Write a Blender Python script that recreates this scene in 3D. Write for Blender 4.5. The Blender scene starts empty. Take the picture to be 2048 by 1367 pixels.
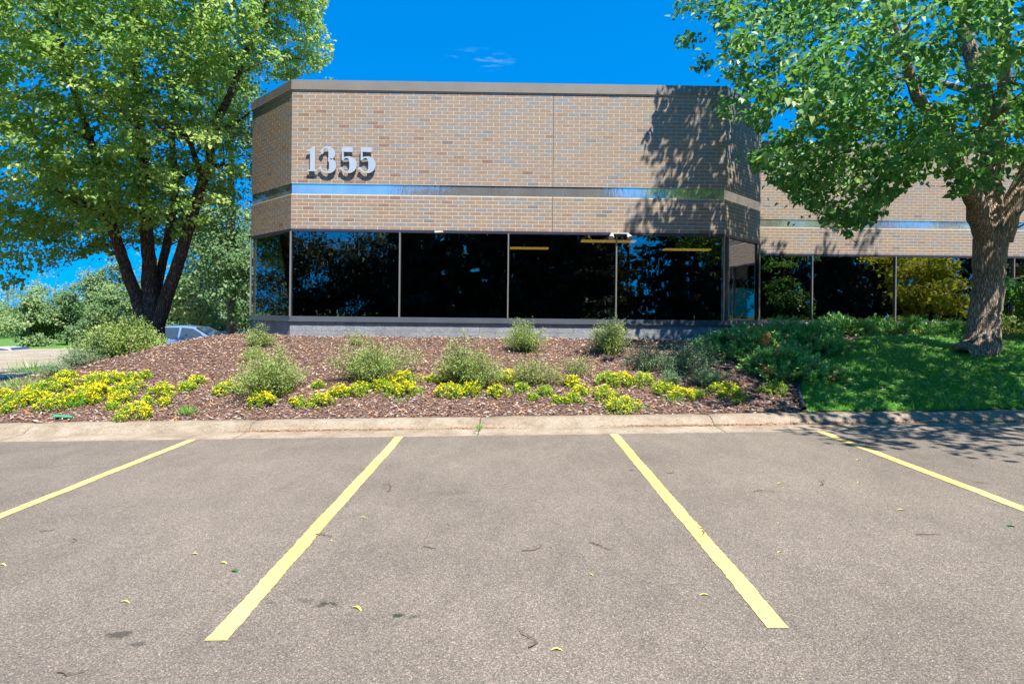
import bpy, math, random
import numpy as np
from mathutils import Vector, Matrix
R = math.radians
rng = np.random.default_rng(7)
random.seed(7)
SC = bpy.context.scene
COL = SC.collection

# ------------------------------------------------------------ camera, sky, sun, exposure
F = 1250.0            # focal length in photo pixels (2048 wide)
CX, CY = 1024.0, 626.0
CAMZ = 1.59
ROLL = R(0.6)
cam_d = bpy.data.cameras.new('camera')
cam = bpy.data.objects.new('camera', cam_d); COL.objects.link(cam)
cam_d.sensor_width = 36.0
cam_d.lens = F / 2048 * 36
cam_d.shift_y = -57.5 / 2048
cam_d.clip_start = 0.05; cam_d.clip_end = 3000
cam.matrix_world = Matrix.Translation((0, 0, CAMZ)) @ Matrix.Rotation(R(90), 4, 'X') @ Matrix.Rotation(ROLL, 4, 'Z')
SC.camera = cam

SUN = Vector((0.63, -1.0, 2.05)).normalized()
world = bpy.data.worlds.new('World'); SC.world = world; world.use_nodes = True
wt = world.node_tree; wn = wt.nodes; wn.clear()
sky = wn.new('ShaderNodeTexSky'); sky.sky_type = 'NISHITA'; sky.sun_disc = False
sky.sun_elevation = math.asin(SUN.z); sky.sun_rotation = math.atan2(SUN.x, SUN.y)
sky.air_density = 1.0; sky.dust_density = 0.0; sky.ozone_density = 4.0
hsv = wn.new('ShaderNodeHueSaturation'); hsv.inputs['Saturation'].default_value = 1.5; hsv.inputs['Hue'].default_value = 0.498; hsv.inputs['Value'].default_value = .72
wt.links.new(sky.outputs[0], hsv.inputs['Color'])
# a few thin wisps of cirrus
tc = wn.new('ShaderNodeTexCoord')
vm = wn.new('ShaderNodeVectorMath'); vm.operation = 'MULTIPLY_ADD'; vm.inputs[1].default_value = (1, 1, 1.1); vm.inputs[2].default_value = (0, 0, .30)
vn = wn.new('ShaderNodeVectorMath'); vn.operation = 'NORMALIZE'
wt.links.new(tc.outputs['Generated'], vm.inputs[0]); wt.links.new(vm.outputs[0], vn.inputs[0]); wt.links.new(vn.outputs[0], sky.inputs[0])
mp = wn.new('ShaderNodeMapping'); mp.inputs['Scale'].default_value = (5, 5, 34)
nz = wn.new('ShaderNodeTexNoise'); nz.inputs['Scale'].default_value = 2.2; nz.inputs['Detail'].default_value = 7; nz.inputs['Roughness'].default_value = .62
wt.links.new(tc.outputs['Generated'], mp.inputs[0]); wt.links.new(mp.outputs[0], nz.inputs['Vector'])
rp = wn.new('ShaderNodeValToRGB'); rp.color_ramp.elements[0].position = .50; rp.color_ramp.elements[1].position = .8
wt.links.new(nz.outputs[0], rp.inputs[0])
wd = Vector(((955-1024)/F, 1, (626-120)/F)).normalized()
cs_ = wn.new('ShaderNodeVectorMath'); cs_.operation = 'SUBTRACT'; cs_.inputs[1].default_value = wd
cm_ = wn.new('ShaderNodeVectorMath'); cm_.operation = 'MULTIPLY'; cm_.inputs[1].default_value = (1, 1, 3.4)
cd = wn.new('ShaderNodeVectorMath'); cd.operation = 'LENGTH'; wt.links.new(cs_.outputs[0], cm_.inputs[0]); wt.links.new(cm_.outputs[0], cd.inputs[0])
ms = wn.new('ShaderNodeMapping'); ms.inputs['Scale'].default_value = (1, 1, 1)
wt.links.new(tc.outputs['Generated'], cs_.inputs[0])
mr = wn.new('ShaderNodeMapRange'); mr.inputs[1].default_value = 0.0; mr.inputs[2].default_value = .055; mr.inputs[3].default_value = .30; mr.inputs[4].default_value = 0
wt.links.new(cd.outputs['Value'], mr.inputs[0])
mm = wn.new('ShaderNodeMath'); mm.operation = 'MULTIPLY'
wt.links.new(rp.outputs[0], mm.inputs[0]); wt.links.new(mr.outputs[0], mm.inputs[1])
mx = wn.new('ShaderNodeMixRGB'); mx.inputs[2].default_value = (6, 8, 10, 1)
wt.links.new(mm.outputs[0], mx.inputs[0]); wt.links.new(hsv.outputs[0], mx.inputs[1])
bg = wn.new('ShaderNodeBackground'); bg.inputs[1].default_value = 0.15
wt.links.new(mx.outputs[0], bg.inputs[0])
wo = wn.new('ShaderNodeOutputWorld'); wt.links.new(bg.outputs[0], wo.inputs[0])

sd = bpy.data.lights.new('sun', 'SUN'); sd.energy = 3.9; sd.angle = R(0.53); sd.color = (1, .95, .86)
sun = bpy.data.objects.new('sun', sd); COL.objects.link(sun)
sun.rotation_euler = SUN.to_track_quat('Z', 'Y').to_euler()
SC.view_settings.view_transform = 'Standard'; SC.view_settings.look = 'None'
SC.view_settings.gamma = 1; SC.view_settings.exposure = 1.55
try: SC.view_settings.use_curve_mapping = False
except Exception: pass
SC.render.engine = 'CYCLES'
SC.cycles.max_bounces = 7; SC.cycles.transparent_max_bounces = 12; SC.cycles.diffuse_bounces = 3
SC.cycles.glossy_bounces = 3; SC.cycles.caustics_reflective = False; SC.cycles.caustics_refractive = False

# ------------------------------------------------------------ helpers
def proj(P):
    """world point(s) -> photo pixel"""
    P = np.atleast_2d(P)
    u = F*P[:, 0]/np.maximum(P[:, 1], .1); v = -F*(P[:, 2]-CAMZ)/np.maximum(P[:, 1], .1)
    c, s = math.cos(ROLL), math.sin(ROLL)
    return np.stack([CX + c*u - s*v, CY + s*u + c*v], 1)
def at(px, py, Y):
    du, dv = px-CX, py-CY
    c, s = math.cos(ROLL), math.sin(ROLL)
    u = c*du + s*dv; v = -s*du + c*dv
    return Vector((u*Y/F, Y, CAMZ - v*Y/F))
def inside(poly, pts):
    x, y = pts[:, 0], pts[:, 1]; r = np.zeros(len(pts), bool)
    n = len(poly)
    for i in range(n):
        x1, y1 = poly[i]; x2, y2 = poly[(i+1) % n]
        if y1 == y2: continue
        c = ((y1 > y) != (y2 > y)) & (x < (x2-x1)*(y-y1)/(y2-y1)+x1)
        r ^= c
    return r

class G:
    """mesh collector: vertex arrays plus tri / quad arrays with a per-face tint"""
    def __init__(s): s.v = []; s.f = []; s.t = []; s.n = 0
    def add(s, v, f, tint=None):
        v = np.asarray(v, float).reshape(-1, 3); f = np.asarray(f, int)
        if len(f) == 0: return
        s.v.append(v); s.f.append(f + s.n); s.n += len(v)
        if tint is None: tint = .5
        s.t.append(np.broadcast_to(np.asarray(tint, float), (len(f),)))
    def box(s, a, b, tint=None, M=None):
        x0, y0, z0 = a; x1, y1, z1 = b
        v = np.array([(x0,y0,z0),(x1,y0,z0),(x1,y1,z0),(x0,y1,z0),(x0,y0,z1),(x1,y0,z1),(x1,y1,z1),(x0,y1,z1)], float)
        if M is not None: v = np.array([tuple(M @ Vector(p)) for p in v])
        s.add(v, [(0,3,2,1),(4,5,6,7),(0,1,5,4),(1,2,6,5),(2,3,7,6),(3,0,4,7)], tint)
    def tube(s, pts, rad, seg=8, tint=None, cap=True, flute=0, rr=None):
        pts = [Vector(p) for p in pts]; n = len(pts)
        V = []
        ref = Vector((.13, .9, .2)).normalized()
        for i in range(n):
            d = (pts[min(i+1, n-1)] - pts[max(i-1, 0)])
            if d.length < 1e-9: d = Vector((0, 0, 1))
            d.normalize()
            a = d.cross(ref)
            if a.length < .05: a = d.cross(Vector((1, 0, 0)))
            a.normalize(); b = d.cross(a)
            for k in range(seg):
                th = 2*math.pi*k/seg
                r = rad[i]
                if flute and rr is not None:
                    r *= 1 + flute[i]*rr[k]
                V.append(pts[i] + (a*math.cos(th) + b*math.sin(th))*r)
        Fq = [(i*seg+k, i*seg+(k+1) % seg, (i+1)*seg+(k+1) % seg, (i+1)*seg+k) for i in range(n-1) for k in range(seg)]
        s.add([tuple(p) for p in V], Fq, tint)
        if cap and seg >= 3:
            last = [tuple(p) for p in V[-seg:]]; c = tuple(pts[-1])
            s.add(last+[c], [(k, (k+1) % seg, seg) for k in range(seg)], tint)
    def build(s, name, mat, parent=None, smooth=False, loc=None):
        me = bpy.data.meshes.new(name)
        V = np.concatenate(s.v) if s.v else np.zeros((0, 3))
        if loc is not None: V = V - np.array(loc)
        me.vertices.add(len(V)); me.vertices.foreach_set('co', V.astype('f').ravel())
        nl = sum(f.size for f in s.f); npoly = sum(len(f) for f in s.f)
        me.loops.add(nl); me.polygons.add(npoly)
        me.loops.foreach_set('vertex_index', np.concatenate([f.ravel() for f in s.f]).astype('i'))
        cnt = np.concatenate([np.full(len(f), f.shape[1]) for f in s.f])
        st = np.concatenate([[0], np.cumsum(cnt)[:-1]])
        me.polygons.foreach_set('loop_start', st.astype('i'))
        me.update(calc_edges=True); me.validate()
        if len(me.polygons) == npoly:
            at_ = me.attributes.new('tint', 'FLOAT', 'FACE')
            at_.data.foreach_set('value', np.concatenate(s.t).astype('f'))
        me.polygons.foreach_set('use_smooth', np.full(len(me.polygons), bool(smooth)))
        if mat is not None: me.materials.append(mat)
        o = bpy.data.objects.new(name, me); COL.objects.link(o)
        if parent is not None:
            o.parent = parent
        if loc is not None: o.location = loc
        return o

def tag(o, label=None, cat=None, group=None, kind=None):
    if label: o['label'] = label
    if cat: o['category'] = cat
    if group: o['group'] = group
    if kind: o['kind'] = kind
    return o
def empty(name, loc, label, cat, group=None, rz=0):
    o = bpy.data.objects.new(name, None); COL.objects.link(o)
    o.location = loc; o.rotation_euler = (0, 0, rz); o.empty_display_size = .2
    return tag(o, label, cat, group)
def build_in(g, name, mat, root, smooth=False):
    """geometry given in world space, parented to an unrotated root"""
    o = g.build(name, mat, None, smooth, loc=tuple(root.location))
    o.parent = root; o.location = (0, 0, 0)
    return o
def copy_tree(o, parent=None):
    c = o.copy(); COL.objects.link(c); c.parent = parent
    for ch in list(o.children): copy_tree(ch, c)
    return c

# ------------------------------------------------------------ materials
class M:
    def __init__(s, name):
        s.m = bpy.data.materials.new(name); s.m.use_nodes = True
        s.t = s.m.node_tree; s.n = s.t.nodes; s.n.clear()
        s.out = s.n.new('ShaderNodeOutputMaterial')
    def N(s, typ, **k):
        n = s.n.new('ShaderNode'+typ)
        for a, b in k.items():
            if a.startswith('i_'):
                key = a[2:]; key = int(key) if key.isdigit() else key.replace('_', ' ')
                n.inputs[key].default_value = b
            else: setattr(n, a, b)
        return n
    def L(s, a, b): s.t.links.new(a, b)
    def pos(s, scale=(1, 1, 1), rot=(0, 0, 0), obj=False):
        g = s.N('TexCoord') if obj else s.N('NewGeometry')
        mp = s.N('Mapping'); mp.inputs['Scale'].default_value = scale; mp.inputs['Rotation'].default_value = rot
        s.L(g.outputs['Object'] if obj else g.outputs['Position'], mp.inputs[0]); return mp.outputs[0]
    def noise(s, vec, scale, det=4, rough=.55):
        n = s.N('TexNoise'); n.inputs['Scale'].default_value = scale; n.inputs['Detail'].default_value = det; n.inputs['Roughness'].default_value = rough
        s.L(vec, n.inputs['Vector']); return n.outputs[0]
    def ramp(s, fac, stops):
        r = s.N('ValToRGB'); e = r.color_ramp.elements
        while len(e) < len(stops): e.new(.5)
        for el, (p, c) in zip(e, stops):
            el.position = p; el.color = (c, c, c, 1) if isinstance(c, (int, float)) else (*c, 1)
        s.L(fac, r.inputs[0]); return r.outputs[0]
    def mix(s, fac, a, b, blend='MIX'):
        m = s.N('MixRGB', blend_type=blend)
        for i, x in ((0, fac), (1, a), (2, b)):
            if isinstance(x, (int, float)): m.inputs[i].default_value = x if i == 0 else (x, x, x, 1)
            elif isinstance(x, tuple): m.inputs[i].default_value = (*x, 1)
            else: s.L(x, m.inputs[i])
        return m.outputs[0]
    def attr(s, name='tint'):
        a = s.N('Attribute'); a.attribute_name = name; return a.outputs['Fac']
    def bump(s, h, strength=.5, dist=.01):
        b = s.N('Bump'); b.inputs['Strength'].default_value = strength; b.inputs['Distance'].default_value = dist
        s.L(h, b.inputs['Height']); return b.outputs[0]
    def bsdf(s, col, rough=.7, metal=0, spec=.4, nrm=None, coat=0):
        p = s.N('BsdfPrincipled')
        if isinstance(col, tuple): p.inputs['Base Color'].default_value = (*col, 1)
        else: s.L(col, p.inputs['Base Color'])
        if isinstance(rough, (int, float)): p.inputs['Roughness'].default_value = rough
        else: s.L(rough, p.inputs['Roughness'])
        p.inputs['Metallic'].default_value = metal; p.inputs['Specular IOR Level'].default_value = spec
        p.inputs['Coat Weight'].default_value = coat
        if nrm is not None: s.L(nrm, p.inputs['Normal'])
        return p.outputs[0]
    def done(s, sh): s.L(sh, s.out.inputs[0]); return s.m

def simple(name, col, rough=.6, metal=0, spec=.4, coat=0, var=.12, scale=6):
    m = M(name); n = m.noise(m.pos(), scale, 5)
    c = m.mix(m.ramp(n, [(.3, 0.0), (.7, 1.0)]), tuple(x*(1-var) for x in col), tuple(min(1, x*(1+var)) for x in col))
    return m.done(m.bsdf(c, rough, metal, spec, None, coat))
def leafmat(name, stops, trans=.35, rough=.5, tcol=None, spec=.35):
    m = M(name); c = m.ramp(m.attr(), stops)
    p = m.bsdf(c, rough, 0, spec)
    t = m.N('BsdfTranslucent')
    tcv = m.mix(.6, c, tcol or (.25, .36, .04)); m.L(tcv, t.inputs[0])
    mx = m.N('MixShader'); mx.inputs[0].default_value = trans; m.L(p, mx.inputs[1]); m.L(t.outputs[0], mx.inputs[2])
    return m.done(mx.outputs[0])

def m_asphalt(name, base, warm, stains):
    m = M(name); p = m.pos()
    v = m.N('TexVoronoi', feature='F1'); v.inputs['Scale'].default_value = 165; m.L(p, v.inputs['Vector'])
    sep = m.N('SeparateColor'); m.L(v.outputs['Color'], sep.inputs[0])
    grain = m.ramp(sep.outputs[0], [(0, tuple(b*.42 for b in base)), (.35, tuple(b*.8 for b in base)), (.62, base), (.86, warm), (1, tuple(min(1, b*3.0) for b in base))])
    v2 = m.N('TexVoronoi', feature='F1'); v2.inputs['Scale'].default_value = 210; m.L(p, v2.inputs['Vector'])
    sep2 = m.N('SeparateColor'); m.L(v2.outputs['Color'], sep2.inputs[0])
    grain = m.mix(.45, grain, m.ramp(sep2.outputs[1], [(0, tuple(b*.4 for b in base)), (.5, base), (1, tuple(min(1, b*2.3) for b in base))]))
    big = m.noise(p, .55, 6, .6)
    c = m.mix(.8, grain, m.ramp(big, [(.3, .74), (.5, .98), (.72, 1.16)]), 'MULTIPLY')
    med = m.noise(m.pos((1, .35, 1)), 5, 5, .65)
    c = m.mix(.7, c, m.ramp(med, [(.25, .8), (.6, 1.06)]), 'MULTIPLY')
    if stains:
        for (sx, sy, rx, ry, a) in stains:
            d = m.N('VectorMath', operation='SUBTRACT'); m.L(m.pos(), d.inputs[0]); d.inputs[1].default_value = (sx, sy, 0)
            d2 = m.N('VectorMath', operation='MULTIPLY'); m.L(d.outputs[0], d2.inputs[0]); d2.inputs[1].default_value = (1/rx, 1/ry, 0)
            ln = m.N('VectorMath', operation='LENGTH'); m.L(d2.outputs[0], ln.inputs[0])
            ad = m.N('Math', operation='ADD'); m.L(ln.outputs['Value'], ad.inputs[0])
            nn = m.N('Math', operation='MULTIPLY_ADD'); m.L(m.noise(m.pos(), 16, 5, .7), nn.inputs[0]); nn.inputs[1].default_value = 3.2; nn.inputs[2].default_value = -1.5
            m.L(nn.outputs[0], ad.inputs[1])
            k = m.ramp(ad.outputs[0], [(.45, min(1, a*1.25)), (1.25, 0.0)])
            c = m.mix(k, c, (.035, .036, .026))
    h = m.mix(.5, v.outputs['Distance'], m.noise(p, 160, 3))
    return m.done(m.bsdf(c, .82, 0, .3, m.bump(h, .55, .006)))

def gp(x): return .0236*np.clip(x, -40, 40)
MAT = {}
def mp3(px, py): # pixel on parking plane
    for _ in range(1):
        Y = 8.0
        for i in range(30):
            P = at(px, py, Y); g = float(gp(P.x)); Y *= (CAMZ-g)/(CAMZ-P.z)
        return at(px, py, Y)
ST = []
for px, py, rx, ry, a in [(232, 1270, .10, .055, .62), (278, 1288, .05, .03, .5), (650, 1206, .08, .05, .75), (612, 1200, .08, .035, .35), (797, 1230, .045, .03, .85), (828, 1232, .045, .03, .6), (1960,965,.06,.06,.4), (540,1205,.05,.03,.3), (905,985,.3,.12,.22)]:
    q = mp3(px, py); ST.append((q.x, q.y, rx, ry, a))
MAT['asphalt'] = m_asphalt('asphalt', (.147, .122, .099), (.208, .166, .127), ST)
MAT['lot'] = m_asphalt('far_asphalt', (.27, .225, .165), (.36, .29, .2), None)

def m_concrete(name, c0, c1, c2, sc=2.2, grit=90):
    m = M(name); p = m.pos()
    a = m.noise(p, sc, 6, .65); b = m.noise(m.pos((1, 1, 4)), 7, 4)
    c = m.ramp(a, [(.28, c0), (.52, c1), (.75, c2)])
    c = m.mix(.35, c, m.ramp(b, [(.3, .6), (.65, 1.15)]), 'MULTIPLY')
    v = m.N('TexVoronoi'); v.inputs['Scale'].default_value = grit; m.L(p, v.inputs['Vector'])
    sep = m.N('SeparateColor'); m.L(v.outputs['Color'], sep.inputs[0])
    c = m.mix(.55, c, m.ramp(sep.outputs[0], [(0, .45), (.3, .9), (.85, 1.05), (1, 1.5)]), 'MULTIPLY')
    return m.done(m.bsdf(c, .85, 0, .25, m.bump(m.mix(.5, a, v.outputs['Distance']), .6, .012)))
MAT['kerb'] = m_concrete('kerb_concrete', (.185, .135, .09), (.275, .22, .16), (.35, .29, .225))
MAT['gutter'] = m_concrete('gutter_concrete', (.30, .18, .10), (.42, .31, .21), (.52, .41, .30))
MAT['plinth'] = m_concrete('painted_block', (.20, .21, .225), (.255, .265, .275), (.30, .31, .315), 3, 60)

m = M('yellow_paint'); p = m.pos()
c = m.ramp(m.noise(p, 1.1, 3), [(.3, (.60, .385, .13)), (.7, (.66, .475, .20))])
c = m.mix(m.ramp(m.noise(p, 38, 6, .8), [(.54, 0.0), (.68, .7)]), c, (.22, .17, .10))
v = m.N('TexVoronoi'); v.inputs['Scale'].default_value = 95; m.L(p, v.inputs['Vector'])
c = m.mix(.35, c, m.ramp(v.outputs['Distance'], [(0, 1.1), (.8, .72)]), 'MULTIPLY')
MAT['paint'] = m.done(m.bsdf(c, .6, 0, .3, m.bump(v.outputs['Distance'], .4, .004)))

m = M('brick'); a = m.attr()
c = m.ramp(a, [(0, (.15, .125, .115)), (.12, (.19, .19, .195)), (.25, (.225, .213, .205)), (.45, (.262, .198, .152)), (.7, (.285, .21, .153)), (.88, (.23, .155, .115)), (1, (.20, .12, .09))])
c = m.mix(.6, c, m.ramp(m.noise(m.pos((1, 1, 3)), 9, 6, .7), [(.25, .72), (.7, 1.15)]), 'MULTIPLY')
MAT['brick'] = m.done(m.bsdf(c, .62, 0, .35, m.bump(m.noise(m.pos((1, 1, .25)), 70, 4), .5, .004)))
m = M('mortar'); c = m.ramp(m.noise(m.pos(), 5, 5), [(.3, (.52, .43, .31)), (.7, (.62, .52, .38))])
MAT['mortar'] = m.done(m.bsdf(c, .9, 0, .2))
MAT['coping'] = simple('coping_metal', (.215, .185, .155), .5, .2, .4, 0, .08, 2)
MAT['drip'] = simple('coping_drip', (.48, .38, .24), .5, 0, .4)
MAT['dark'] = simple('dark_joint', (.03, .028, .028), .8)
MAT['lintel'] = simple('lintel_steel', (.045, .045, .07), .4, .3)
MAT['alu'] = simple('aluminium', (.42, .38, .34), .35, .7, .5, 0, .06)
MAT['sill'] = simple('sill_metal', (.12, .135, .155), .4, .4, .4, 0, .1, 3)
m = M('mirror_strip')
nb = m.noise(m.pos((1.3, 1.3, .5)), 2.2, 3)
w = m.noise(m.pos((5, 5, 1.6)), 3, 4)
c = m.ramp(nb, [(.3, (.64, .62, .58)), (.7, (.84, .79, .72))])
MAT['strip'] = m.done(m.bsdf(c, .05, .82, .6, m.bump(w, .09, .02)))
m = M('tinted_glass')
tr = m.N('BsdfTransparent'); tr.inputs[0].default_value = (.25, .22, .14, 1)
gl = m.N('BsdfGlossy'); gl.inputs['Roughness'].default_value = .0; gl.inputs['Color'].default_value = (.66, .66, .66, 1)
m.L(m.bump(m.noise(m.pos((1, 1, 2.2)), 1.7, 2), .035, .03), gl.inputs['Normal'])
mxs = m.N('MixShader'); fr = m.N('LayerWeight'); fr.inputs[0].default_value = .25
q = m.N('MapRange'); q.inputs[1].default_value = 0; q.inputs[2].default_value = 1; q.inputs[3].default_value = .30; q.inputs[4].default_value = .85
m.L(fr.outputs['Facing'], q.inputs[0])
m.L(q.outputs[0], mxs.inputs[0]); m.L(tr.outputs[0], mxs.inputs[1]); m.L(gl.outputs[0], mxs.inputs[2])
MAT['glass'] = m.done(mxs.outputs[0])
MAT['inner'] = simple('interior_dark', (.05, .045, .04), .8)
m = M('fluorescent'); e = m.N('Emission'); e.inputs[0].default_value = (1, .72, .16, 1); e.inputs[1].default_value = .5
MAT['tube'] = m.done(e.outputs[0])
MAT['digit'] = simple('digit_metal', (.39, .44, .50), .4, .15, .5, 0, .05, 4)
MAT['digit_side'] = simple('digit_edge', (.30, .30, .28), .5, .3, .4)
MAT['whiteplastic'] = simple('white_plastic', (.42, .42, .41), .4)

m = M('mulch_ground'); p = m.pos()
v = m.N('TexVoronoi'); v.inputs['Scale'].default_value = 34; m.L(m.pos((1, 2.1, 1), (0, 0, .5)), v.inputs['Vector'])
sep = m.N('SeparateColor'); m.L(v.outputs['Color'], sep.inputs[0])
c = m.ramp(sep.outputs[0], [(0, (.03, .018, .016)), (.4, (.085, .05, .042)), (.75, (.16, .095, .07)), (1, (.30, .16, .09))])
MAT['mulch'] = m.done(m.bsdf(c, .9, 0, .2, m.bump(v.outputs['Distance'], .9, .02)))
m = M('mulch_chip')
c = m.ramp(m.attr(), [(0, (.09, .06, .058)), (.3, (.21, .15, .13)), (.55, (.33, .245, .205)), (.78, (.44, .335, .265)), (.9, (.62, .50, .40)), (.93, (.55, .25, .09)), (1, (.66, .32, .12))])
MAT['chip'] = m.done(m.bsdf(c, .85, 0, .2))
m = M('lawn_soil'); c = m.ramp(m.noise(m.pos(), 14, 5), [(.3, (.07, .15, .03)), (.7, (.10, .21, .04))])
MAT['turf'] = m.done(m.bsdf(c, .95, 0, .1))
MAT['ground'] = m.m
MAT['blade'] = leafmat('grass_blade', [(0, (.06, .21, .025)), (.4, (.13, .42, .05)), (.72, (.26, .54, .09)), (.84, (.42, .58, .2)), (.93, (.62, .66, .42)), (1, (.55, .42, .2))], .48, .5, (.2, .5, .05))
MAT['leafR'] = leafmat('linden_leaf', [(0, (.03, .12, .04)), (.4, (.06, .22, .06)), (.75, (.15, .34, .07)), (.95, (.34, .50, .14)), (1, (.46, .56, .24))], .48, .42, (.24, .46, .06), .5)
MAT['leafL'] = leafmat('maple_leaf', [(0, (.08, .19, .03)), (.35, (.20, .36, .06)), (.7, (.38, .51, .11)), (1, (.56, .63, .24))], .5, .5, (.42, .62, .12))
MAT['leafB'] = leafmat('far_leaf', [(0, (.09, .17, .06)), (.4, (.18, .28, .10)), (.75, (.28, .37, .14)), (1, (.38, .45, .2))], .35, .6)
MAT['leafB2'] = leafmat('far_leaf_dark', [(0, (.05, .12, .04)), (.5, (.11, .20, .07)), (1, (.22, .31, .12))], .3, .6)
MAT['spruce'] = leafmat('spruce_needles', [(0, (.008, .02, .009)), (.6, (.02, .042, .016)), (1, (.06, .095, .03))], .08, .6)
MAT['leafY'] = leafmat('yellow_leaf', [(0, (.28, .33, .02)), (1, (.6, .62, .05))], .5, .5, (.75, .72, .05))
MAT['spirea'] = leafmat('spirea_leaf', [(0, (.08, .14, .03)), (.35, (.16, .27, .055)), (.7, (.31, .42, .105)), (.93, (.55, .60, .25)), (1, (.45, .28, .14))], .3)
MAT['spirea2'] = leafmat('cool_shrub_leaf', [(0, (.05, .13, .06)), (.5, (.12, .25, .12)), (.85, (.26, .40, .22)), (1, (.5, .42, .3))], .3)
MAT['sedum'] = leafmat('sedum_leaf', [(0, (.13, .26, .015)), (.5, (.30, .46, .03)), (1, (.46, .58, .07))], .3)
m = M('yellow_flower'); c = m.ramp(m.attr(), [(0, (.82, .60, .005)), (1, (.93, .80, .02))]); MAT['flower'] = m.done(m.bsdf(c, .6, 0, .2))
MAT['juniper'] = leafmat('juniper_needles', [(0, (.04, .17, .04)), (.4, (.11, .38, .08)), (.7, (.30, .58, .15)), (.92, (.36, .54, .20)), (.95, (.52, .24, .10)), (1, (.6, .32, .15))], .25, .6)
MAT['juniperLit'] = leafmat('sunlit_juniper_needles', [(0, (.15, .24, .04)), (.5, (.28, .36, .08)), (1, (.46, .48, .17))], .25, .6)  # needles yellowed to paint sunlight onto the two rightmost junipers
MAT['twig'] = simple('twig_wood', (.13, .085, .06), .8)

def m_bark(name, c0, c1, c2, sc=1.0):
    m = M(name); p = m.pos((15*sc, 15*sc, 2.1*sc))
    n = m.noise(p, 2.4, 6, .65); v = m.N('TexVoronoi', feature='DISTANCE_TO_EDGE'); v.inputs['Scale'].default_value = 2.6
    ad = m.N('VectorMath', operation='ADD'); m.L(p, ad.inputs[0])
    nn = m.N('TexNoise'); nn.inputs['Scale'].default_value = 1.2; m.L(p, nn.inputs['Vector']); m.L(nn.outputs['Color'], ad.inputs[1])
    m.L(ad.outputs[0], v.inputs['Vector'])
    h = m.ramp(v.outputs['Distance'], [(0, 0.0), (.28, 1.0)])
    hh = m.mix(.35, h, n)
    c = m.ramp(hh, [(.12, c0), (.5, c1), (.85, c2)])
    c = m.mix(.5, c, m.ramp(m.noise(m.pos(), 1.6, 3), [(.3, .7), (.7, 1.25)]), 'MULTIPLY')
    return m.done(m.bsdf(c, .9, 0, .2, m.bump(hh, 1.0, .03)))
MAT['barkR'] = m_bark('linden_bark', (.12, .088, .07), (.36, .275, .21), (.55, .44, .34))
MAT['barkL'] = m_bark('maple_bark', (.03, .02, .02), (.12, .08, .065), (.28, .20, .15))
MAT['barkF'] = simple('far_bark', (.12, .09, .075), .9)

# ------------------------------------------------------------ terrain
YA, YG, YK = 8.15, 8.60, 8.97      # asphalt edge, gutter, kerb back
def sst(a, b, x):
    t = np.clip((x-a)/(b-a), 0, 1); return t*t*(3-2*t)
def h(x, y):
    x = np.asarray(x, float); y = np.asarray(y, float)
    t = np.clip((y-YK)/(13.5-YK), 0, 1)
    prof = t**.9 * (1+.10*np.sin(np.pi*t))
    P = 1.03 + .12*sst(3, 8, x)
    base = gp(x) + .10
    k = sst(10.5, 14, y)
    L0 = -12.2 + 2.6*k; L1 = -6.8 + .5*k
    f = sst(L0, L1, x)
    g = 1 - sst(14.8, 19.0, y)*(1-sst(-6.6, -6.2, x))
    z = base + (P-base)*prof*f*g
    # extra swell of the lawn on the right
    z = z + .10*np.sin(np.pi*np.clip(t, 0, 1))*sst(4.5, 6.5, x)
    drop = -.35*(1-sst(-14.5, -11.5, x + .0*y))*sst(9.2, 10.5, y) - .45*sst(15.5, 19.5, y)*(1-sst(-6.6, -6.2, x))
    return z + drop + .012*np.sin(3.1*x+1.3*y)+.01*np.sin(7*x-4*y)
def ground_at(px, py):
    Y = YK
    prev = None
    while Y < 40:
        P = at(px, py, Y)
        if P.z <= float(h(P.x, Y)): break
        Y += .02
    return Vector((P.x, Y, float(h(P.x, Y))))

def grid(xs, ys, zf):
    X, Yy = np.meshgrid(xs, ys); Z = zf(X, Yy)
    V = np.stack([X, Yy, Z], -1).reshape(-1, 3); nx = len(xs)
    i = np.arange(len(ys)-1)[:, None]*nx + np.arange(nx-1)[None, :]
    i = i.ravel(); return V, np.stack([i, i+1, i+nx+1, i+nx], 1)

# big ground out to the horizon
g = G(); xs = np.array([-1500, -600, -200, -90, -40, 0, 40, 90, 200, 600, 1500.]); g.add(*grid(xs, np.array([-1500, -300, -60, 0, 60, 300, 1500.]), lambda x, y: gp(x)-.06))
tag(g.build('ground', MAT['ground']), kind='structure')
g = G(); g.add(*grid(np.linspace(-40, 40, 3), np.array([-45, 0, YA]), lambda x, y: gp(x)))
tag(g.build('parking_lot', MAT['asphalt']), kind='structure')
g = G(); g.add(*grid(np.array([-75, -40, -7.5, -6.45]), np.array([9.9, 34.0]), lambda x, y: gp(x)-.004))
tag(g.build('far_parking_lot', MAT['lot']), kind='structure')
# a faint bay line on the far lot
for k, yy in enumerate((19.3, 24.8)):
    g = G(); g.add(*grid(np.array([-40., -11.5 if k else -12.5]), np.array([yy, yy+.12]), lambda x, y: gp(x)+.004))
    tag(g.build('painted_line', MAT['paint']), kind='structure')
# bed and lawn
g = G(); g.add(*grid(np.concatenate([np.linspace(-18, -6.5, 60), np.linspace(-6.4, 12, 110), np.linspace(12.5, 40, 30)]), np.concatenate([np.linspace(YK-.03, 14.2, 60), np.linspace(14.4, 26, 40)]), h))
tag(g.build('mulch_bed', MAT['mulch'], smooth=True), kind='structure')

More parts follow.
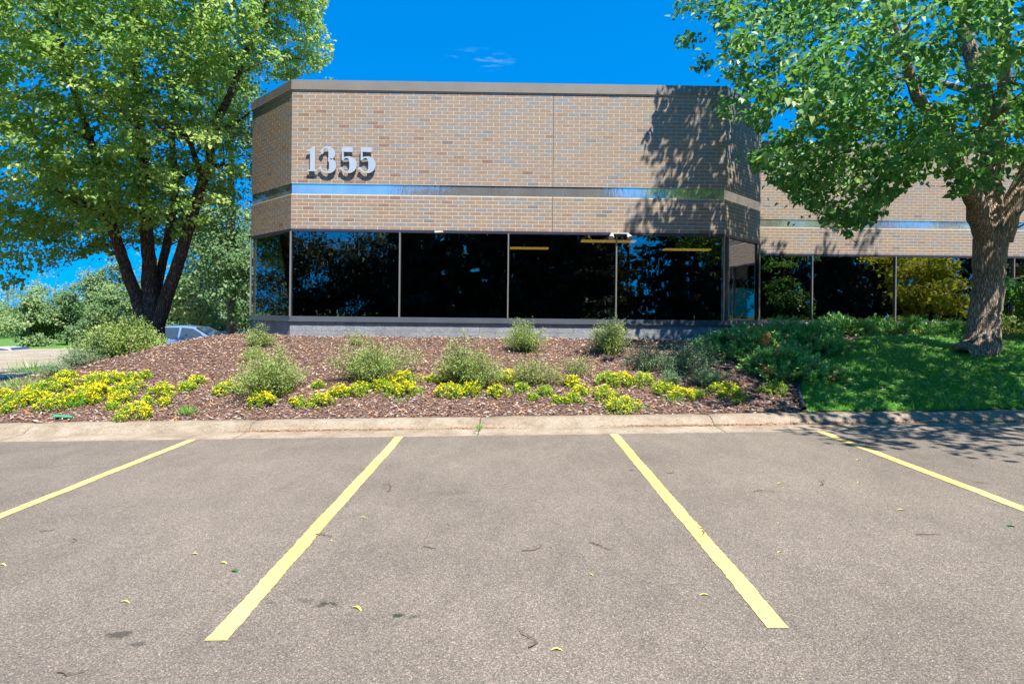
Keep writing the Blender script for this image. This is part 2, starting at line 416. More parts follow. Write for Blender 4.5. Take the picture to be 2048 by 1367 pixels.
EDGE = [ground_at(*q) for q in [(1612, 822), (1604, 800), (1600, 775), (1612, 750), (1640, 722), (1680, 699), (1712, 683), (1745, 675)]]
ey = np.array([p.y for p in EDGE]); ex = np.array([p.x for p in EDGE])
YB = max(13.1, ey.max())
def xl(y): return np.interp(y, ey, ex)
ys = np.linspace(YK, YB, 50); tt = np.linspace(0, 1, 80)**1.3
X = xl(ys)[:, None] + (24-xl(ys)[:, None])*tt[None, :]; Yy = np.repeat(ys[:, None], 80, 1)
Z = h(X, Yy)+.018; V = np.stack([X, Yy, Z], -1).reshape(-1, 3)
i = (np.arange(49)[:, None]*80 + np.arange(79)[None, :]).ravel()
g = G(); g.add(V, np.stack([i, i+1, i+81, i+80], 1)); tag(g.build('lawn', MAT['turf'], smooth=True), kind='structure')

# parking bay lines
def bay_line(px, py, ytop, yend, w=.108):
    g = G(); n = 160
    x0 = mp3(px, py).x
    ys = np.linspace(ytop, yend, n)
    V = []; rr = rng.normal(0, .0028, (n, 2))+np.interp(np.arange(n), np.arange(0, n+8, 8), rng.normal(0, .003, len(np.arange(0, n+8, 8))))[:, None]
    for k, y in enumerate(ys):
        x = x0 + .002*(8.1-y)
        V += [(x-w/2+rr[k, 0], y, float(gp(x-w/2))+.004), (x+w/2+rr[k, 1], y, float(gp(x+w/2))+.004)]
    g.add(V, [(2*k, 2*k+2, 2*k+3, 2*k+1) for k in range(n-1)])
    o = g.build('parking_line', MAT['paint']); tag(o, kind='structure'); return o
bay_line(385, 879, 8.13, 3.05); bay_line(799, 873, 8.13, 3.07); bay_line(1226, 866, 8.13, 3.12); bay_line(1640, 862, 8.13, 3.1); bay_line(2040, 855, 8.13, 3.1)
bay_line(-30, 885, 8.13, 3.1)

# kerb, ten-foot sections
kerb = empty('kerb', (0, YA, 0), None, None); tag(kerb, kind='structure')
joints = [-25.6, -22.55, -19.5, -16.4, -13.35, -10.3, -6.72, -3.62, -.43, 2.8, 6.0, 9.05, 12.1, 15.2, 18.2, 21.3, 24.4]
prof = [(YA-.0, -.02), (YA, .003), (YG-.03, .008), (YG+.02, .018), (YG+.08, .065), (YG+.135, .10), (YG+.18, .113), (YK-.03, .118), (YK, .108), (YK+.01, -.1)]
for a, b in zip(joints[:-1], joints[1:]):
    x0, x1 = a+.006, b-.006; n = 14; g = G(); V = []
    dy = rng.normal(0, .004); dz = rng.normal(0, .003)
    for k in range(n+1):
        x = x0+(x1-x0)*k/n
        chip = .012 if k in (0, n) else 0
        for j, (y, z) in enumerate(prof):
            w = 1 if 3 <= j <= 8 else 0
            V.append((x, y + w*(dy+rng.normal(0, .003)) + (chip if 4 <= j <= 6 else 0), float(gp(x))+z + w*(dz+rng.normal(0, .002)) - (chip if 5 <= j <= 8 else 0)))
    m_ = len(prof)
    fq = [(k*m_+j, (k+1)*m_+j, (k+1)*m_+j+1, k*m_+j+1) for k in range(n) for j in range(m_-1)]
    g.add(V, fq)
    for k in (0, n):
        g.add(V[k*m_:(k+1)*m_]+[(V[k*m_][0], 8.8, float(gp(V[k*m_][0]))-.1)], [(j, j+1, m_) for j in range(m_-1)])
    o = build_in(g, 'kerb_section', MAT['kerb'], kerb, True)
# joint filler / grime under the joints
g = G()
V, Fq = grid(np.array([-26., 26.]), np.array([YA+.01, YK-.02]), lambda x, y: gp(x)-.03); g.add(V, Fq)
build_in(g, 'joint_grime', MAT['dark'], kerb)

# ------------------------------------------------------------ office building
P1, P2 = Vector((-4.92, 13.85)), Vector((4.73, 13.97))
PATH = [Vector((-6.44, 38)), Vector((-6.44, 15.38)), P1, P2, Vector((6.13, 15.50)), Vector((6.13, 18.25)),
        Vector((20.5, 18.45)), Vector((20.5, 15.75)), Vector((21.9, 14.2)), Vector((31, 14.3)), Vector((31, 38))]
def offset_path(path, d):
    """offset outwards (to the right of travel) by d, mitred"""
    out = []
    for i, p in enumerate(path):
        a = (p-path[i-1]).normalized() if i else None
        b = (path[i+1]-p).normalized() if i < len(path)-1 else None
        if a is None: a = b
        if b is None: b = a
        n1 = Vector((a.y, -a.x)); n2 = Vector((b.y, -b.x))
        n = (n1+n2); n.normalize(); c = n.dot(n1)
        out.append(p + n*(d/max(c, .3)))
    return out
def slab(g, z0, z1, dout, din, path=PATH, tint=None):
    A = offset_path(path, dout); B = offset_path(path, -din)
    n = len(path); V = []
    for a, b in zip(A, B): V += [(a.x, a.y, z0), (a.x, a.y, z1), (b.x, b.y, z1), (b.x, b.y, z0)]
    fq = []
    for i in range(n-1):
        for j in range(4):
            k = (j+1) % 4
            fq.append((4*i+j, 4*(i+1)+j, 4*(i+1)+k, 4*i+k))
    g.add(V, fq, tint)
    g.add(V, [(0, 1, 2, 3), (4*n-4, 4*n-1, 4*n-2, 4*n-3)], tint)
ZT, ZB, ZS1, ZS0, ZL, ZW, ZSI = 6.70, 6.475, 4.415, 4.185, 3.41, 1.475, 1.36
bld = empty('office_building', (0, 14, 1), 'low tan brick office building with dark tinted windows, a mirrored strip and chamfered corners', 'building')
g = G(); slab(g, ZL, ZS0, -.0014, .24); slab(g, ZS1, ZB+.03, -.0014, .24); build_in(g, 'brick_wall', MAT['mortar'], bld)
g = G(); slab(g, ZS0-.002, ZS1+.002, -.02, .18); build_in(g, 'mirror_strip', MAT['strip'], bld)
g = G(); slab(g, ZS1, ZS1+.012, -.006, .05); slab(g, ZS0-.012, ZS0, -.006, .05); build_in(g, 'strip_trim', MAT['lintel'], bld)
# coping, in lengths with visible joints
g = G(); slab(g, ZB+.012, ZT, .028, .30); cp = build_in(g, 'coping', MAT['coping'], bld)
g = G(); slab(g, ZB+.0, ZB+.014, .034, .29); o = build_in(g, 'drip_edge', MAT['drip'], cp)
for a, b in [(PATH[2], PATH[3]), (PATH[5], PATH[6])]:
    d = (b-a).normalized(); nrm = Vector((d.y, -d.x)); Ln = (b-a).length; k = 1.05
    while k < Ln:
        c = a+d*k + nrm*.0295; g = G()
        g.box((-.018, -.0015, ZB+.02), (.018, .004, ZT+.004), M=Matrix(((d.x, -nrm.x, 0, c.x), (d.y, -nrm.y, 0, c.y), (0, 0, 1, 0), (0, 0, 0, 1)))); k += 3.05; build_in(g, 'joint_cover', MAT['coping'], cp)
g = G(); slab(g, ZL-.055, ZL, .004, .2); build_in(g, 'lintel', MAT['lintel'], bld)
g = G(); slab(g, ZSI+.012, ZW, .012, .22); slab(g, ZSI, ZSI+.03, .05, .15); build_in(g, 'sill', MAT['sill'], bld, False)
# painted block plinth: individual blocks on the front faces
g = G(); slab(g, .3, ZSI+.001, -.006, .25); build_in(g, 'foundation', MAT['plinth'], bld)
for a, b in [(PATH[1], PATH[2]), (PATH[2], PATH[3]), (PATH[3], PATH[4])]:
    d = (b-a).normalized(); nrm = Vector((d.y, -d.x)); Ln = (b-a).length
    for r in range(2):
        z1 = ZSI-.002-.2*r; z0 = z1-.197 if r == 0 else .7
        k = 0 if r == 0 else -.35
        while k < Ln:
            s0, s1 = max(k, 0)+.002, min(k+.7, Ln)-.002
            if s1-s0 > .03:
                n = 5; V = []
                for u in range(n+1):
                    for w in range(4):
                        s = s0+(s1-s0)*u/n; z = z0+(z1-z0)*w/3
                        off = .0015+abs(rng.normal(0, .0022)); P = a+d*s+nrm*off
                        V.append((P.x, P.y, z))
                gg = G(); gg.add(V, [(u*4+w, (u+1)*4+w, (u+1)*4+w+1, u*4+w+1) for u in range(n) for w in range(3)])
                build_in(gg, 'painted_block', MAT['plinth'], bld, True)
            k += .7
# windows
def glaze(a, b, cuts, inset=.055, wide=None):
    d = (b-a).normalized(); nrm = Vector((d.y, -d.x)); Ln = (b-a).length
    cuts = [0]+cuts+[Ln]
    for s0, s1 in zip(cuts[:-1], cuts[1:]):
        g = G(); p = a+d*(s0+.004)-nrm*inset; q = a+d*(s1-.004)-nrm*inset
        n2 = nrm*.008
        V = [(p.x, p.y, ZW-.01), (q.x, q.y, ZW-.01), (q.x, q.y, ZL-.05), (p.x, p.y, ZL-.05)]
        g.add(V, [(0, 1, 2, 3)])
        build_in(g, 'window_pane', MAT['glass'], bld)
    for s in cuts[1:-1]:
        g = G(); c = a+d*s
        g.box((-.014, -.012, ZW-.004), (.014, .06, ZL-.052), M=Matrix(((d.x, -nrm.x, 0, c.x), (d.y, -nrm.y, 0, c.y), (0, 0, 1, 0), (0, 0, 0, 1))))
        build_in(g, 'mullion', MAT['alu'], bld)
L12 = (P2-P1).length
glaze(PATH[1], PATH[2], []); glaze(P1, P2, [L12*k/4 for k in (1, 2, 3)]); glaze(PATH[3], PATH[4], [.24]); glaze(PATH[4], PATH[5], [])
xw = [8.78, 11.24, 13.65, 14.75, 17.2]; glaze(PATH[5], PATH[6], [x-6.13 for x in xw])
glaze(PATH[6], PATH[7], []); glaze(PATH[7], PATH[8], []); glaze(PATH[8], PATH[9], [2.4, 4.8, 7.2])
for p in (PATH[1], PATH[2], PATH[3], PATH[4], PATH[8]):
    g = G(); g.box((p.x-.017, p.y-.012, ZW-.004), (p.x+.017, p.y+.03, ZL-.052)); build_in(g, 'corner_post', MAT['alu'], bld)
# roof and interior
g = G(); A = offset_path(PATH, -.26)
def cap(z): g.add([(p.x, p.y, z) for p in A[:4]]+[(A[3].x, 38, z), (A[0].x, 38, z)], [(0, 1, 2, 3, 4, 5)])
cap(6.4); 
V = [(A[4].x-.8, A[4].y, 6.4), (A[4].x, A[4].y, 6.4), (A[5].x, A[5].y, 6.4), (A[6].x, A[6].y, 6.4), (A[6].x, 38, 6.4), (A[4].x-.8, 38, 6.4)]
g.add(V, [(0, 1, 2, 3, 4, 5)]); g.add([(A[7].x, A[7].y, 6.4), (A[8].x, A[8].y, 6.4), (A[9].x, A[9].y, 6.4), (A[10].x, 38, 6.4), (A[7].x, 38, 6.4)], [(0, 1, 2, 3, 4)])
build_in(g, 'roof', MAT['coping'], bld)
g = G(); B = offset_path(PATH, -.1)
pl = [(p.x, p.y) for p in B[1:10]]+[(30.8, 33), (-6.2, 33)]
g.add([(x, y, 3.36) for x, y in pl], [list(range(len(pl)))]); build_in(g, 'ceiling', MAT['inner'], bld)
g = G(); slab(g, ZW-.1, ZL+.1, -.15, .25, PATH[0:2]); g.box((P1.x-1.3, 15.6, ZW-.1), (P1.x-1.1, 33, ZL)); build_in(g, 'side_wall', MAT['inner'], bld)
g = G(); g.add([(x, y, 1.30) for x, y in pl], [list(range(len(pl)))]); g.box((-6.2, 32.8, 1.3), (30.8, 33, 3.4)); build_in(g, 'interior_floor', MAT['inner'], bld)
# control joints in the brickwork (recessed dark sealant)
def joint(a, b, s):
    d = (b-a).normalized(); nrm = Vector((d.y, -d.x)); c = a+d*s
    for z0, z1 in ((ZL, ZS0-.002), (ZS1+.002, ZB)):
        g = G(); g.box((-.008, .0008, z0), (.008, .02, z1), M=Matrix(((d.x, -nrm.x, 0, c.x), (d.y, -nrm.y, 0, c.y), (0, 0, 1, 0), (0, 0, 0, 1)))); build_in(g, 'control_joint', MAT['dark'], bld)
JF = .88+4.92
joint(P1, P2, JF); joint(PATH[5], PATH[6], 13.5-6.13)

# bricks: one mesh per tint shared by the individually placed ones
BL, BH, PL, PH = .2455, .0715, .2553, .08085
def tint_():
    r = rng.random()
    if r < .035: return rng.uniform(.03, .2)
    if r < .24: return rng.uniform(.18, .36)
    if r < .98: return rng.uniform(.36, .8)
    return rng.uniform(.8, 1.0)
variants = []
for k in range(14):
    g = G(); g.box((-BL/2, -.0, 0), (BL/2, .02, BH), tint_()); o = g.build('brick', MAT['brick']); variants.append(o.data); bpy.data.objects.remove(o)
cands = []; gm = G()
def brick_run(a, b, avoid, first):
    d = (b-a).normalized(); nrm = Vector((d.y, -d.x)); Ln = (b-a).length
    for zb, zt in ((ZL+.002, ZS0-.012), (ZS1+.014, ZB)):
        rows = int(round((zt-zb)/PH)); ph = (zt-zb)/rows
        for r in range(rows):
            z = zb + r*ph; s = 0.0 if r % 2 else -PL/2
            stops = [0.0] + sorted(avoid) + [Ln]
            while s < Ln:
                s0, s1 = s+.005, s+PL-.005
                segs = [(max(s0, 0), min(s1, Ln))]
                for av in avoid:
                    segs = [q for (x, y) in segs for q in ([(x, av-.012), (av+.012, y)] if x < av < y else [(x, y)])]
                for x, y in segs:
                    if y-x < .02: continue
                    full = (y-x) > BL-.001
                    if full and first: cands.append((a+d*((x+y)/2), d, nrm, z, x))
                    else:
                        c = a; Mx = Matrix(((d.x, -nrm.x, 0, c.x), (d.y, -nrm.y, 0, c.y), (0, 0, 1, 0), (0, 0, 0, 1)))
                        e = rng.uniform(-.0006, .0004)
                        gm.box((x, e, z), (y, .02, z+BH), tint_(), Mx)
                s += PL
brick_run(PATH[1], PATH[2], [], False); brick_run(P1, P2, [JF], True); brick_run(PATH[3], PATH[4], [], False)
brick_run(PATH[5], PATH[6], [13.5-6.13], False); brick_run(PATH[7], PATH[8], [], False); brick_run(PATH[6], PATH[7], [], False); brick_run(PATH[4], PATH[5], [], False)
cands.sort(key=lambda c: c[0].y*1.0)
for i, (c, d, nrm, z, x) in enumerate(cands):
    e = rng.uniform(-.0006, .0004)
    if i < 298:
        o = bpy.data.objects.new('brick', variants[rng.integers(14)]); COL.objects.link(o); o.parent = bld
        o.location = (c.x-0, c.y-14+e, z-1); o.rotation_euler = (0, 0, math.atan2(d.y, d.x))
    else:
        Mx = Matrix(((d.x, -nrm.x, 0, c.x), (d.y, -nrm.y, 0, c.y), (0, 0, 1, 0), (0, 0, 0, 1)))
        gm.box((-BL/2, e, z), (BL/2, .02, z+BH), tint_(), Mx)
tag(build_in(gm, 'brickwork', MAT['brick'], bld), kind='stuff')

# ceiling lights inside
for (px, py, w, lab) in [(1057, 495, 1.0, 'fluorescent ceiling light seen through glass between the second and third mullions'),
                         (1215, 481, 1.25, 'longest fluorescent ceiling light, seen through glass at the third mullion'),
                         (1372, 498, 1.2, 'fluorescent ceiling light seen through the rightmost front pane')]:
    Y = F*(3.30-CAMZ)/(CY+ (px-CX)*.0105 - py); x = (px-CX)*Y/F
    e = empty('ceiling_light', (x, Y, 3.3), lab, 'ceiling light', 'ceiling lights inside the office')
    g = G(); g.box((x-w/2-.03, Y-.2, 3.3), (x+w/2+.03, Y+.2, 3.35)); build_in(g, 'housing', MAT['inner'], e)
    for k in (-.12, 0, .12):
        g = G(); g.tube([(x-w/2, Y+k, 3.285), (x+w/2, Y+k, 3.285)], [.02, .02], 6); build_in(g, 'tube', MAT['tube'], e)

# ------------------------------------------------------------ street number
def stroke(path, th0=.030):
    """path of (x, z, width); returns polygon strips"""
    P = [Vector((a, b)) for a, b, _ in path]; W = [w for *_, w in path]
    Lp, Rp = [], []
    for i in range(len(P)):
        d = (P[min(i+1, len(P)-1)]-P[max(i-1, 0)]).normalized(); n = Vector((-d.y, d.x))
        Lp.append(P[i]+n*W[i]/2); Rp.append(P[i]-n*W[i]/2)
    return Lp, Rp
def arc(cx, cz, rx, rz, a0, a1, n, wf):
    return [(cx+rx*math.cos(R(a)), cz+rz*math.sin(R(a)), wf(a)) for a in np.linspace(a0, a1, n)]
def wbowl(a): return .030+.105*max(0, math.cos(R(a)))**1.2
three = [(-.115, .415, .02), (-.112, .412, .085), (-.095, .435, .075)] + arc(.0, .40, .105, .135, 140, -50, 18, wbowl)[1:] + [(.045, .288, .035)] + arc(.0, .135, .125, .148, 62, -150, 22, lambda a: wbowl(a)*1.08)[0:]
three += [(-.132, .082, .085), (-.135, .10, .02)]
five_b = [(-.085, .255, .022), (-.06, .30, .03)] + arc(-.0, .155, .125, .165, 112, -140, 24, lambda a: wbowl(a)*1.1) + [(-.125, .075, .085), (-.135, .095, .02)]
DIG = {'1': [('poly', [(-.085, 0), (.115, 0), (.115, .028), (.068, .04), (.068, .55), (.03, .55), (-.03, .49), (-.1, .46), (-.1, .435), (-.032, .435), (-.032, .04), (-.085, .028)])],
       '3': [('st', three)],
       '5': [('poly', [(-.105, .44), (-.105, .54), (.115, .54), (.115, .435)]), ('poly', [(-.105, .245), (-.105, .436), (-.066, .436), (-.066, .245)]), ('st', five_b)]}
def digit(ch, s=1.0):
    gf, gs = G(), G()
    for idx, (kind, data) in enumerate(DIG[ch]):
        y0 = -.075 - .0012*idx; y1 = -.045
        if kind == 'poly':
            V = [(x, y0, z) for x, z in data]; n = len(data)
            from mathutils.geometry import tessellate_polygon
            tr = tessellate_polygon([[Vector((x, z, 0)) for x, z in data]])
            gf.add(V, [tuple(t) for t in tr]); gf.add([(x, y1, z) for x, z in data], [tuple(t)[::-1] for t in tr])
            V2 = V+[(x, y1, z) for x, z in data]; gs.add(V2, [(k, (k+1) % n, n+(k+1) % n, n+k) for k in range(n)])
        else:
            Lp, Rp = stroke(data); n = len(Lp)
            V = [(p.x, y0, p.y) for p in Lp]+[(p.x, y0, p.y) for p in Rp]
            gf.add(V, [(k, k+1, n+k+1, n+k) for k in range(n-1)])
            V2 = [(p.x, y1, p.y) for p in Lp]+[(p.x, y1, p.y) for p in Rp]; gf.add(V2, [(k, n+k, n+k+1, k+1) for k in range(n-1)])
            ring = list(range(n))+list(range(2*n-1, n-1, -1)); VV = V+V2
            gs.add(VV, [(ring[k], ring[(k+1) % (2*n)], 2*n+ring[(k+1) % (2*n)], 2*n+ring[k]) for k in range(2*n)])
    return gf, gs
sg0 = at(680, 345, 13.87)
sign = empty('address_sign', (sg0.x, 13.88, sg0.z), 'large pale metal numerals 1355 standing off the brick facade above the mirrored strip', 'address sign')
lblD = {0: 'numeral 1', 1: 'numeral 3', 2: 'first numeral 5', 3: 'second numeral 5'}
dxs = [625.5, 655, 695.5, 733]
for k, (ch, px) in enumerate(zip('1355', dxs)):
    P = at(px, 345, 13.87); dY = (P.x-P1.x)*(.12/9.65)+13.85
    gf, gs = digit(ch)
    o = gf.build('numeral', MAT['digit']); o.parent = sign; o.scale = (1.1, 1, 1); o.location = (P.x-sg0.x, dY-13.88, P.z-sg0.z + (.01 if ch == '1' else 0)); o['label'] = lblD[k]
    o2 = gs.build('edge', MAT['digit_side']); o2.parent = o
    gg = G()
    for zz in (.1, .45): gg.tube([(.02 if ch == '1' else .06, -.05, zz), (.02 if ch == '1' else .06, .0, zz)], [.006, .006], 6)
    o3 = gg.build('standoff', MAT['digit_side']); o3.parent = o

# floodlight pair over the third mullion, small fixture over the second pane
fx = at(1238, 468, 13.9)
fl = empty('floodlight', (fx.x, 13.9, ZL-.04), 'twin headed white floodlight under the brickwork at the third mullion', 'floodlight')
g = G(); g.box((fx.x-.2, 13.80, ZL-.045), (fx.x+.2, 13.93, ZL-.015)); build_in(g, 'mounting_plate', MAT['whiteplastic'], fl)
for sx in (-.15, .17):
    g = G(); g.tube([(fx.x+sx, 13.86, ZL-.04), (fx.x+sx*1.1, 13.82, ZL-.10)], [.02, .02], 8)
    g.tube([(fx.x+sx*1.1, 13.83, ZL-.06), (fx.x+sx*1.25, 13.76, ZL-.13), (fx.x+sx*1.3, 13.74, ZL-.15)], [.035, .06, .065], 12); build_in(g, 'lamp_head', MAT['whiteplastic'], fl, True)
fx = at(878, 463, 13.86)
fl = empty('wall_lamp', (fx.x, 13.86, ZL-.04), 'small white fixture under the brickwork above the second front pane', 'wall lamp')
g = G(); g.box((fx.x-.09, 13.79, ZL-.05), (fx.x+.09, 13.86, ZL-.02)); build_in(g, 'bracket', MAT['whiteplastic'], fl)
g = G(); g.tube([(fx.x-.08, 13.77, ZL-.06), (fx.x+.1, 13.77, ZL-.05)], [.025, .025], 10); build_in(g, 'lamp', MAT['whiteplastic'], fl, True)

# ------------------------------------------------------------ foliage tools
def unit(v): return v/np.maximum(np.linalg.norm(v, axis=-1, keepdims=True), 1e-9)
def leaves(g, C, D, N, size, tint, heart=True, aspect=.8, fold=.18):
    """C centres (base), D growth direction, N normal, size length"""
    n = len(C)
    if n == 0: return
    D = unit(D); S = unit(np.cross(D, N)); N = unit(np.cross(S, D))
    s = np.broadcast_to(np.asarray(size), (n,))[:, None]
    w = aspect*s*.5; up = fold*s
    base = C; tip = C+D*s - N*s*.10
    if heart:
        l1 = C+D*s*.12-S*w*.95+N*up; l2 = C+D*s*.55-S*w*.8+N*up*.6
        r1 = C+D*s*.12+S*w*.95+N*up; r2 = C+D*s*.55+S*w*.8+N*up*.6
        V = np.stack([base, l1, l2, tip, r2, r1], 1).reshape(-1, 3); b = np.arange(n)[:, None]*6
        g.add(V, np.concatenate([b+np.array([[0, 3, 2, 1]]), b+np.array([[0, 5, 4, 3]])]), np.concatenate([tint, tint]))
    else:
        l = C+D*s*.45-S*w+N*up*.3; r = C+D*s*.45+S*w+N*up*.3
        V = np.stack([base, r, tip, l], 1).reshape(-1, 3); b = np.arange(n)[:, None]*4
        g.add(V, b+np.array([[0, 1, 2, 3]]), tint)
def rdir(n, up=0.0, s=1.0):
    v = rng.normal(0, s, (n, 3)); v[:, 2] += up; return unit(v)

def cluster_leaves(g, cents, per, rad, lsize, outward_from, heart=True, flat=.38, droop=.35, tbase=None, aspect=.8, clip=None, csd=.19):
    n = len(cents)
    k = rng.poisson(per, n); idx = np.repeat(np.arange(n), k); m_ = len(idx)
    c = cents[idx]
    out = unit((cents-outward_from)*np.array([1, 1, .35])+1e-4)
    # each cluster is a flattened, drooping disc leaning outward
    off = rng.normal(0, 1, (m_, 3)); off = off/np.maximum(np.linalg.norm(off, axis=1, keepdims=True), .3)*rng.random((m_, 1))**.5
    r = (rad*rng.uniform(.6, 1.35, n))[idx][:, None]
    O = out[idx]
    off = off*r; off[:, 2] *= flat
    lat = (off*O).sum(1)
    off[:, 2] -= droop*np.abs(lat) + droop*.5*np.maximum(lat, 0)
    P = c+off
    D = O*.7+rng.normal(0, .75, (m_, 3)); D[:, 2] -= .55
    N = rng.normal(0, .55, (m_, 3)); N[:, 2] += .6; N += O*.3+np.array(SUN)*.7
    s = lsize*rng.uniform(.55, 1.25, m_)
    ct = rng.normal(.5, csd, n)[idx] if tbase is None else tbase[idx]
    t = np.clip(ct+rng.normal(0, .17, m_), 0, 1)
    if clip is not None:
        ok = clip(P); P, D, N, s, t = P[ok], D[ok], N[ok], s[ok], t[ok]
    leaves(g, P, unit(D), unit(N), s, t, heart, aspect)

def sample_blobs(blobs, n, clip, shell=.35):
    vol = np.array([b[3]*b[4]*b[5]*(b[6] if len(b) > 6 else 1) for b in blobs]); p = vol/vol.sum(); out = []
    tries = 0
    while len(out) < n and tries < 400:
        tries += 1
        k = rng.choice(len(blobs), 200, p=p); B = np.array([b[:6] for b in blobs])[k]
        d = rdir(200); r = rng.random((200, 1))**shell
        P = B[:, :3]+d*r*B[:, 3:6]
        ok = clip(P); out += list(P[ok])
    return np.array(out[:n])

def limbs(g, nodes, cents, r0=.05, seg=5, sag=.12):
    """grow a branch from the closest lower node to every centre"""
    nodes = [tuple(n) for n in nodes]
    A = np.array(nodes)
    for c in cents:
        d = A[:, :3]-c; dist = np.linalg.norm(d, axis=1) + .8*np.maximum(A[:, 2]-c[2]+.4, 0)
        i = int(dist.argmin()); a = A[i, :3]; r = min(r0, A[i, 3]*.7)
        L = np.linalg.norm(c-a)
        mid = (a+c)/2+np.array([0, 0, L*sag])+rng.normal(0, L*.06, 3)
        pts = [a, (a*.5+mid*.5)+np.array([0, 0, L*.03]), mid, mid*.45+c*.55+np.array([0, 0, L*.02]), c]
        g.tube(pts, [r, r*.8, r*.62, r*.45, max(r*.22, .004)], seg, .5)
        new = np.array([[*p, r*q] for p, q in zip(pts[1:], (.8, .62, .45, .3))])
        A = np.concatenate([A, new])
    return A

def big_tree(name, label, base, stems, blobs, clip, nprim, nclus, per, crad, lsize, mleaf, mbark, flute, leafclip=None, seg=22, prim_r=.10, flat=.38, droop=.35, group=None, midprim=None):
    root = empty(name, base, label, 'tree', group)
    gt = G(); nodes = []
    rr = None
    for si, st in enumerate(stems):
        pts, rad, fl = st
        # refine by Catmull-Rom
        P = [Vector(p) for p in pts]; Q, W, FL = [], [], []
        for i in range(len(P)-1):
            p0, p1, p2, p3 = P[max(i-1, 0)], P[i], P[i+1], P[min(i+2, len(P)-1)]
            for u in np.linspace(0, 1, 7)[:-1]:
                Q.append(.5*((2*p1)+(p2-p0)*u+(2*p0-5*p1+4*p2-p3)*u*u+(-p0+3*p1-3*p2+p3)*u**3))
                W.append(rad[i]*(1-u)+rad[i+1]*u); FL.append(fl if i == 0 and si == 0 else fl*.25)
        Q.append(P[-1]); W.append(rad[-1]); FL.append(0)
        for i in range(1, len(Q)-1): Q[i] = Q[i]+Vector(rng.normal(0, W[i]*.05, 3))
        ang = np.arange(seg)*2*math.pi/seg
        rr = sum(rng.uniform(.25, 1)*np.cos(k*ang+rng.uniform(0, 6)) for k in (3, 5, 7))/2
        FL = [f*math.exp(-i/3.5)+.05 for i, f in enumerate(FL)]
        W = [w*rng.uniform(.985, 1.015) for w in W]
        gt.tube([tuple(q) for q in Q], W, seg, .5, True, FL, rr)
        nodes += [(*q, w) for q, w in zip(Q, W) if q.z > base[2]+1.0]
    build_in(gt, 'trunk', mbark, root, True)
    gb = G()
    prim = sample_blobs(blobs, nprim, clip, .7)
    A = limbs(gb, nodes, prim, prim_r, 7)
    cents = sample_blobs(blobs, nclus, clip)
    A = limbs(gb, A, cents, .022, 4, .06)
    build_in(gb, 'branches', mbark, root, True)
    gl = G(); allc = np.concatenate([cents, prim])
    cen = np.array([b[:3] for b in blobs]).mean(0)
    cluster_leaves(gl, allc, per, crad, lsize, np.array([base[0], base[1], cen[2]-1.5]), True, flat, droop, None, .82, leafclip)
    build_in(gl, 'crown', mleaf, root)
    return root

def in_building(P, pad=.25):
    x, y, z = P[:, 0], P[:, 1], P[:, 2]
    front = np.where(x < -4.92, 13.85-(x+4.92)*1.0, np.where(x > 4.73, 13.97+(x-4.73)*1.09, 13.9))
    front = np.where(x > 6.13, 18.25, front)
    return (x > -6.44-pad) & (y > front-pad) & (z < 6.7+pad)

# ------------------------------------------------------------ the linden on the lawn
OUTR = [(1330, -4000), (1330, 5), (1352, 22), (1338, 72), (1362, 78), (1350, 102), (1362, 125), (1400, 150), (1460, 160), (1478, 185), (1440, 195), (1414, 208), (1440, 232), (1500, 245), (1530, 268), (1545, 235), (1560, 205),
        (1600, 215), (1590, 258), (1530, 265), (1550, 285), (1500, 300), (1489, 315), (1510, 340), (1560, 372), (1590, 400), (1660, 455), (1700, 468), (1740, 440), (1770, 425), (1800, 385), (1850, 350),
        (1890, 352), (1900, 395), (1940, 390), (1975, 385), (2048, 388), (2060, 440), (2140, 470), (2500, 480), (2500, 100), (6000, -100), (6000, -4000)]
def wall_spill(P):
    # boughs whose shadow would land too far left on the front wall
    x, y, z = P[:, 0], P[:, 1], P[:, 2]; t = 13.9-y; x2 = x+SUN.x/SUN.y*t; z2 = z+SUN.z/SUN.y*t
    return (t > 0) & (z2 > .6) & (z2 < 7.2) & (x2 < np.where(z2 > 4.3, 2.95, 2.45)+.22*np.sin(z2*3.1))
def clipR(P):
    q = proj(P); ok = inside(OUTR, q) & ~in_building(P, .4) & ~wall_spill(P+np.array([-.35, 0, 0]))
    t = 13.9-P[:, 1]; z2 = P[:, 2]+SUN.z/SUN.y*t
    keep_ = ((t > 0) & (z2 > .8) & (z2 < 7.2)) | (P[:, 1] > by+.6) | (P[:, 1] < by-4.2)
    ok &= (P[:, 2] < 6.7) | keep_ | (rng.random(len(P)) > .9)  # unseen upper crown thinned to let sun through to lawn and junipers
    # keep daylight between the lowest boughs and the ground
    return ok & (P[:, 2] > 2.45)
def leafclipR(P):
    q = proj(P)
    return (inside(OUTR, q) | (rng.random(len(P)) < .10)) & ~in_building(P, .1) & ~wall_spill(P)
bR = ground_at(1957, 716); bx, by = bR.x+.02, bR.y+.25
bz = float(h(bx, by))-.08
w = lambda px, py, Y: tuple(at(px, py, Y))
YT = by
